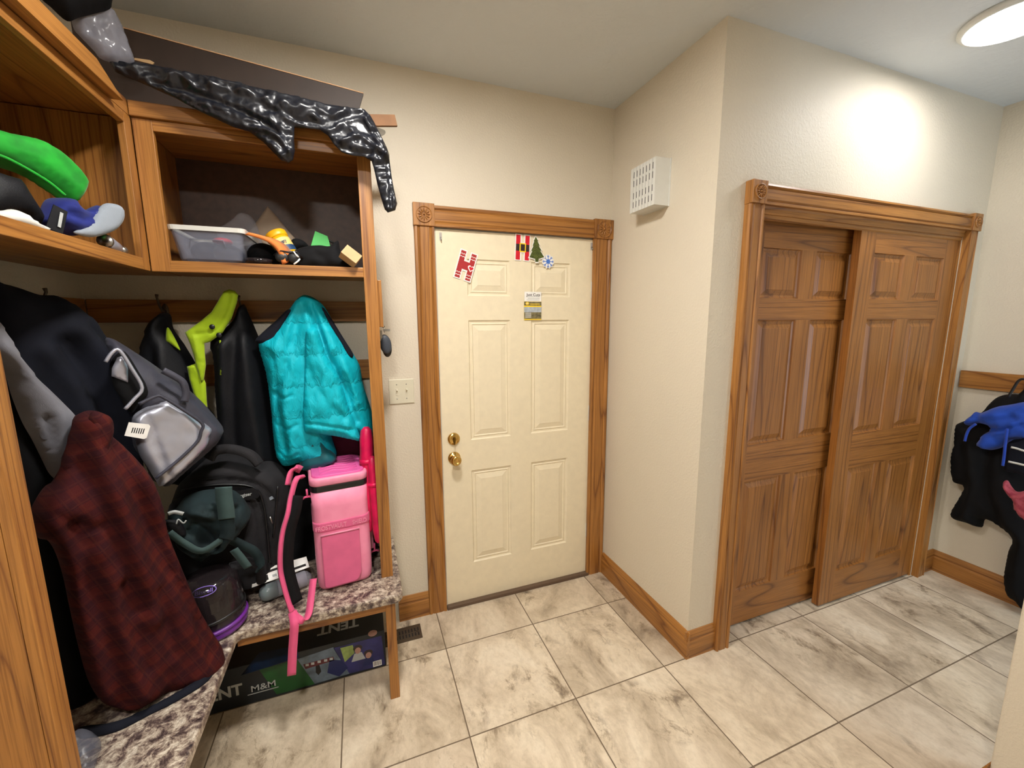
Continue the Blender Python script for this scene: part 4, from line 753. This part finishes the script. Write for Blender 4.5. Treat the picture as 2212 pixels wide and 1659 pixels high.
# ------------------------------------------------------------------ things on the open shelf, wall run
zs = ZR
bn = thing('storage_bin', 'clear plastic storage bin with white rim on the open shelf', 'storage bin', (-.845, -.24, zs))
def rr_(cx, cy, a, b, z, r=.02):
    o_ = []
    for sx, sy, t0 in ((1, 1, 0), (-1, 1, 90), (-1, -1, 180), (1, -1, 270)):
        for k in range(5): t_ = math.radians(t0+22.5*k); o_.append((cx+sx*(a-r)+r*math.cos(t_), cy+sy*(b-r)+r*math.sin(t_), z))
    return o_
c_ = (-.845, -.215)
obj('tub', G().loft([rr_(*c_, .085, .115, zs+.001), rr_(*c_, .092, .12, zs+.01), rr_(*c_, .108, .132, zs+.108), rr_(*c_, .104, .128, zs+.108), rr_(*c_, .088, .116, zs+.012)], None, 0), M_clear, bn, smooth=False)
obj('rim', G().loft([rr_(*c_, .112, .136, zs+.103), rr_(*c_, .114, .138, zs+.118), rr_(*c_, .106, .13, zs+.118), rr_(*c_, .104, .128, zs+.104), rr_(*c_, .112, .136, zs+.103)], caps=False), M_white, bn)
obj('front_ridge', G().tube([(-.9, -.342, zs+.05), (-.895, -.344, zs+.075), (-.8, -.344, zs+.075), (-.795, -.342, zs+.05)], .0018, 6), M_clear, bn, smooth=True)
obj('contents', G().ball((-.875, -.24, zs+.043), .05, .085, .038), M_bluebox, bn, smooth=True); obj('contents', G().ball((-.81, -.25, zs+.04), .048, .08, .036), M_bluebox, bn, smooth=True); obj('contents', G().ball((-.82, -.27, zs+.082), .03, .04, .014), M_red, bn, smooth=True)
relief('zip_bag', px('470,500 500,475 520,460 545,470 560,500 565,540 520,560 480,545'), ((.1, -1, .3), (-.7, -.12, zs+.05)), .02, M_film, R=.03, nz=(.01, 20, 20), res=.01, label='crinkled clear film bag behind the storage bin', cat='plastic bag')
pa = relief('paper_envelope', px('532,505 555,478 578,446 600,470 622,498 642,520 630,545 560,550 540,530'), ((.1, -1, .15), (-.6, -.06, zs+.1)), .006, M_paper, R=.02, res=.012, smooth=False, label='grey brown paper envelope leaning behind the yellow tub', cat='envelope')
oc = thing('orange_cap', 'black cap with orange brim on the shelf beside clear bin', 'cap', (-.7, -.2, zs))
bo_ = [(-.735, zs+.1), (-.7, zs+.092), (-.66, zs+.075), (-.635, zs+.045), (-.625, zs+.003)]
g = G(); rings = []
for x, z in [tuple(a) for a in catmull(bo_, 4, False)]: rings.append([(x, -.34, z), (x+.014, -.34, z+.009), (x+.036, -.24, z+.018), (x+.026, -.24, z+.008)])
g.loft(rings); obj('brim', g, M_or, oc, smooth=True)
obj('crown', G().ball((-.705, -.2, zs+.045), .055, .085, .05), M_blk, oc, smooth=True)
obj('glass_bowl', G().lathe([(.03, 0), (.042, .004), (.046, .02), (.043, .02), (.038, .005)], Matrix.Translation((-.705, -.31, zs)), 32), M_smoke, label='shallow smoky glass dish at the front of the shelf', cat='dish', smooth=True)
yt = thing('drink_mix_tub', 'tipped yellow drink mix tub with blue lettering on the shelf', 'tub', (-.625, -.22, zs))
a_ = P(598, 512, 'y', -.2); Ty = Matrix.Translation(a_) @ Matrix.Rotation(math.radians(-28), 4, 'Y') @ Matrix.Rotation(math.radians(-12), 4, 'X')
obj('lid', G().lathe([(.038, -.012), (.04, -.008), (.04, .01), (.037, .014), (.004, .015)], Ty, 36), M_yel, yt, smooth=True)
obj('body', G().lathe([(.036, -.085), (.038, -.08), (.037, -.012)], Ty, 36), M_yel, yt, smooth=True)
obj('label_wrap', G().lathe([(.0386, -.072), (.0386, -.022)], Ty, 36, caps=False), M_yell, yt, smooth=True)
obj('label_foot', G().lathe([(.0388, -.078), (.0388, -.055)], Ty, 36, caps=False), M_ink, yt, smooth=True)
R3 = Ty.to_3x3(); text('Country', Ty @ Vector((-.024, -.0395, -.048)), R3 @ Vector((1, 0, 0)), R3 @ Vector((0, 0, 1)), .02, M_ink, yt, bold=.02, fit=.05)
sg = thing('sunglasses', 'black sunglasses with white arm tips on the shelf front', 'sunglasses', (-.61, -.33, zs))
for x in (-.625, -.585): obj('lens', G().ball((x, -.335, zs+.028), .022, .006, .019), M_black, sg, smooth=True)
obj('brow', G().tube([(-.65, -.33, zs+.035), (-.625, -.338, zs+.05), (-.6, -.34, zs+.046), (-.575, -.336, zs+.05), (-.557, -.325, zs+.03)], .0035, 8), M_black, sg, smooth=True)
obj('arm', G().tube([(-.65, -.33, zs+.035), (-.64, -.28, zs+.045), (-.62, -.22, zs+.04)], .003), M_black, sg, smooth=True)
obj('arm_tip', G().tube([(-.565, -.34, zs+.024), (-.572, -.345, zs+.014), (-.585, -.35, zs+.003)], .003), M_mwhite, sg, smooth=True); obj('arm_tip', G().tube([(-.583, -.342, zs+.05), (-.575, -.344, zs+.036), (-.568, -.342, zs+.03)], .0025), M_mwhite, sg, smooth=True)
F_bh = ((0, -1, .1), (-.5, -.27, zs+.03))
relief('knit_hat', px('605,585 620,558 640,540 660,533 690,530 712,532 730,520 735,540 748,560 762,574 765,585 690,588'), F_bh, .05, M_blk, R=.04, nz=(.01, 14, 14), res=.01, label='black knit hat lying flat between sunglasses and the tan box', cat='hat')
relief('baseball_cap', px('625,530 632,517 645,516 658,522 667,535 650,545 630,548'), ((0, -1, .1), (-.55, -.16, zs+.05)), .04, M_blk, R=.03, res=.01, label='black cap behind the knit hat, beside the yellow tub', cat='cap')
gp = P(690, 526, 'y', -.13); g = G().prism([(-.04, -.06), (.05, -.06), (.035, .02), (-.012, .04)], gp, (1, 0, 0), (0, .3, .95), 0, .03)
obj('green_pouch', g, M_bgreen, bevel=.002, label='bright green card pouch at the back of the shelf', cat='pouch')
obj('pen', G().tube([P(686, 506, 'y', -.12), P(730, 530, 'y', -.14)], .004), M_black, label='black pen leaning over the green pouch', cat='pen', smooth=True)
bx = P(757, 554, 'y', -.365); Tk = Matrix.Translation(bx) @ Matrix.Rotation(math.radians(38), 4, 'Y') @ Matrix.Rotation(math.radians(-25), 4, 'X')
obj('small_box', G().box(-.032, .032, -.02, .02, -.022, .022, Tk), M_kraft, bevel=.001, label='tan cardboard box tipped over the shelf front edge', cat='box')
# ------------------------------------------------------------------ on top of the wall run
O_ = Vector((-1.2, -.2, ZU)); 
def top(u, v, y): p = P(u, v, 'y', y); return (p.x, p.z)
q = [top(258, 62, -.22), top(300, 150, -.22), top(775, 240, -.22), top(785, 205, -.22)]
g = G().prism([(q[0][0]-.12, q[0][1]+.01), (q[0][0]-.12, ZU+.002), (q[2][0], ZU+.002), q[2], q[3]], (0, -.215, 0), (1, 0, 0), Z, 0, .014)
obj('hardboard_sheet', g, [M_board], label='long brown board standing on edge on top of the locker', cat='board')
hs = bpy.data.objects['hardboard_sheet']; obj('pale_edge', G().prism([q[3], (q[3][0], q[3][1]+.0035), (q[0][0], q[0][1]+.0035), q[0]], (0, -.2165, 0), (1, 0, 0), Z, 0, .0145), M_edge, hs, label='pale edge strip')  # thin paler strip along the upper front edge of the board
yw = -.335; q = [P(u, v, 'y', yw) for u, v in ((858, 275), (852, 251), (797, 250), (797, 275))]; k_ = (q[3].z-(ZU+.003))/max(1e-3, q[0].z-q[3].z); k_ = min(max(k_, .5), 3.2)
e0, e1 = q[3]+(q[3]-q[0])*k_, q[2]+(q[2]-q[1])*k_
obj('wood_strip', G().prism([(a.x, a.z) for a in (e0, q[0], q[1], e1)], (0, yw, 0), (1, 0, 0), Z, 0, .014), plain('brown_strip', (120, 84, 54), .8, var=.15, sc=20), bevel=.001, label='narrow wooden strip sticking out past the locker top', cat='wood strip')
relief('plastic_sheet', px('770,285 800,274 825,279 833,285 828,292 812,297 790,305 770,312 755,305'), ((0, -1, 0), (-.2, -.3, 2.35)), .006, M_clear, R=.02, res=.008, label='frosted plastic end under the wooden strip', cat='plastic sheet')
F_bl = ((0, -1, .12), (-.6, -.425, 2.3))
bl = relief('bin_liner', px('238,134 262,136 300,138 340,143 400,156 496,176 600,200 709,226 760,233 787,237 800,250 809,266 822,292 835,318 841,335 842,352 848,395 853,418 858,440 854,454 838,459 831,452 824,430 815,397 808,365 803,348 787,338 762,336 738,328 722,312 708,292 691,280 660,276 636,274 635,300 637,325 633,345 624,351 608,346 590,328 568,306 539,284 500,272 470,258 425,237 380,212 333,191 290,172 250,156'), F_bl, .02, M_bag, R=.016, nz=(.01, 6, 12), res=.0065, back=.8, smooth=False, crk=(.016, 18, 30),
       folds=[(px('330,180 450,215 560,262 600,290'), .008, -.018), (px('300,150 420,180 560,215 680,250'), .012, .012), (px('640,262 700,272 760,250 785,245'), .009, -.018), (px('740,310 780,300 830,340'), .008, .016), (px('790,260 810,300 838,345'), .006, .014), (px('835,350 842,400 845,450'), .005, -.012), (px('560,285 600,300 628,335'), .007, .015), (px('700,290 745,325 800,335'), .008, -.014)],
       label='black plastic bin liner draped along the locker top and over its end', cat='bin liner')
F_tp = ((.6, -.8, 0), (-1.08, -.42, 2.35))
relief('plastic_wrap', px('155,30 180,20 235,18 262,55 270,75 285,115 288,140 240,135 215,125 205,112 175,80 160,62'), F_tp, .035, clear('cloudy_plastic', (140, 140, 150), .65, .2), R=.04, nz=(.02, 18, 18), res=.01, label='cloudy plastic wrap on top of the left locker corner', cat='plastic wrap')
relief('black_bag', px('75,-60 85,-10 110,15 145,45 170,38 210,28 235,20 241,8 240,-60'), ((.6, -.8, 0), (-1.1, -.5, 2.45)), .06, M_blk, R=.05, res=.012, label='black bag on top of the left locker at the ceiling', cat='bag')
obj('paper_slip', G().prism([top(290, 130, -.3), top(330, 140, -.3), top(334, 136, -.3), top(325, 131, -.3), top(292, 126, -.3)], (0, -.3, 0), (1, 0, 0), Z, 0, .003), M_kraft, label='small torn paper slip beside the plastic wrap', cat='paper')
# ------------------------------------------------------------------ on the open shelf, left run
F_gb = ((.9, -.44, .1), (-1.16, -.62, 1.9))
gb = relief('green_bag', px('-90,270 0,289 25,292 60,303 110,333 150,370 171,398 168,415 160,430 152,441 140,437 100,410 40,375 -90,330'), F_gb, .06, M_green, R=.03, nz=(.008, 6, 6), res=.01, folds=[(px('-60,345 30,355 95,395 150,432'), .006, -.01)], label='bright green puffy bag on the left locker shelf', cat='bag')
q_ = [PF(u, v, F_gb, .058) for u, v in px('-70,318 0,336 50,360 105,393 140,422')]
obj('seam_piping', G().tube([Vector(a) for a in catmull([list(c) for c in q_], 4, False)], .004, 8), M_green, gb, smooth=True)
relief('black_beanie', px('-80,360 0,375 30,388 50,420 78,462 84,488 60,490 30,470 -80,470'), ((.9, -.44, .1), (-1.1, -.75, 1.85)), .05, M_blk2, R=.05, res=.012, label='dark cap under the green bag on the left shelf', cat='cap')
cb = relief('baseball_cap', px('80,486 84,462 98,432 125,428 148,434 158,450 176,457 198,447 212,445 216,468 204,488 170,508 130,504'), ((.85, -.5, .15), (-1.06, -.66, 1.84)), .06, M_cap, R=.05, nz=(.004, 18, 18), res=.009, folds=[(px('120,470 160,480 200,470'), .01, -.02)], label='royal blue baseball cap with grey brim near the shelf corner', cat='cap')
F_cp = ((.85, -.5, .15), (-1.06, -.66, 1.84))
relief('brim', px('140,508 175,517 205,512 232,500 247,483 250,466 242,451 224,445 205,446 190,462 175,484 150,500'), F_cp, .01, M_brim, cb, R=.015, lift=.03, res=.008)
pp_ = PF(98, 490, F_cp, .07); obj('badge', G().prism([(0, 0), (.03, -.012), (.048, .045), (.022, .055)], pp_, Vector((.5, .85, 0)), Z, 0, .002), M_blk2, cb, label='black badge'); obj('badge_print', G().prism([(.02, .005), (.026, .003), (.036, .038), (.03, .04)], pp_+Vector((.004, -.002, 0)), Vector((.5, .85, 0)), Z, 0, .001), M_lgt, cb)
relief('baseball_cap', px('-60,452 0,455 22,452 45,458 60,470 82,482 110,497 60,496 0,478 -60,470'), ((.95, -.3, .1), (-1.04, -.8, 1.82)), .02, M_white, R=.02, res=.01, label='white cap brim at the front of the left shelf', cat='cap')
j = P(237, 520, 'x', -1.045); jr = thing('glass_jar', 'small tipped glass jar beside the blue cap', 'jar', (j.x, j.y, ZR)); TJ = Matrix.Translation((j.x, j.y, ZR+.02)) @ Matrix.Rotation(math.radians(75), 4, 'X')
obj('glass', G().lathe([(.016, -.028), (.019, -.024), (.019, .015), (.015, .02)], TJ, 24), M_silver, jr, smooth=True); obj('lid', G().lathe([(.018, .018), (.0185, .022), (.0185, .03), (.002, .031)], TJ, 24), M_steel, jr, smooth=True)
j = P(262, 526, 'x', -1.045); obj('glass_ball', G().ball((j.x, j.y, ZR+.014), .014, .014, .014), M_steel, smooth=True, label='tiny clear ball next to the glass jar', cat='ball')
# ------------------------------------------------------------------ clothes right of the closet
F_r1 = ((-1, 0, 0), (2.935, -1, 1)); F_r2 = ((-1, 0, 0), (2.82, -1, 1)); F_r3 = ((-1, 0, 0), (2.78, -1, 1))
rj = relief('black_jacket', px('2176,852 2160,856 2149,862 2135,875 2122,890 2095,905 2070,915 2065,923 2063,960 2057,980 2056,1011 2062,1038 2075,1046 2086,1051 2070,1080 2056,1107 2068,1122 2095,1130 2121,1139 2128,1122 2149,1128 2188,1161 2179,1191 2170,1245 2176,1278 2191,1293 2240,1293 2240,860 2200,852'), F_r1, .09, M_blk, R=.1, nz=(.02, 7, 4), res=.014,
       folds=[(px('2110,960 2120,1040 2100,1120'), .02, .02), (px('2150,970 2150,1060 2180,1150'), .02, -.02)], label='black jacket hanging on the wall hook right of the closet', cat='jacket')
bh = relief('blue_hoodie', px('2086,908 2098,898 2107,890 2118,892 2128,889 2150,880 2176,875 2240,872 2240,945 2205,948 2188,950 2172,962 2161,968 2137,972 2113,962 2118,948 2126,938 2140,929 2137,920 2115,914 2092,919'), F_r2, .07, fabric('cobalt_cloth', (22, 70, 176), .8, .1), R=.05, nz=(.016, 14, 12), res=.011, folds=[(px('2110,900 2150,905 2200,900'), .012, -.012), (px('2150,925 2180,925 2220,915'), .01, -.018)], label='blue hoodie with drawstrings bundled over the black jacket', cat='hoodie')
for s_ in ('2108,916 2095,925 2088,938 2084,953', '2176,926 2172,955 2169,985 2166,1006'): obj('drawstring', G().tube([Vector(a) for a in catmull([list(PF(u, v, F_r2, .1)) for u, v in px(s_)], 4, False)], .006), M_blue, bh, smooth=True)
ny = relief('navy_jersey', px('2184,955 2205,950 2240,945 2240,1022 2200,1020 2174,1012 2178,980'), F_r2, .04, M_navy, R=.04, lift=.03, res=.012, label='navy jersey with white stripes below the blue hoodie', cat='jersey')
for s_ in ('2184,966 2200,970 2240,984', '2178,997 2205,1003 2240,1012'): obj('white_stripe', G().ribbon([Vector(a) for a in catmull([list(PF(u, v, F_r2, .078)) for u, v in px(s_)], 4, False)], (0, 0, 1), .01, .002), M_white, ny, smooth=True)
relief('patterned_shirt', px('2167,1046 2170,1039 2177,1038 2186,1052 2197,1062 2215,1060 2240,1056 2240,1145 2210,1120 2191,1098 2188,1080 2172,1062'), F_r3, .04, M_floral, R=.03, nz=(.01, 14, 14), res=.011, label='pink patterned shirt hanging below the navy jersey', cat='shirt')
hg = [PF(u, v, F_r3, -.02) for u, v in px('2178,858 2190,838 2201,822 2215,820 2240,835')]
obj('coat_hanger', G().tube([Vector(a) for a in catmull([list(c) for c in hg], 4, False)], .006), M_black, smooth=True, label='black hanger end on the rail above the blue hoodie', cat='hanger')
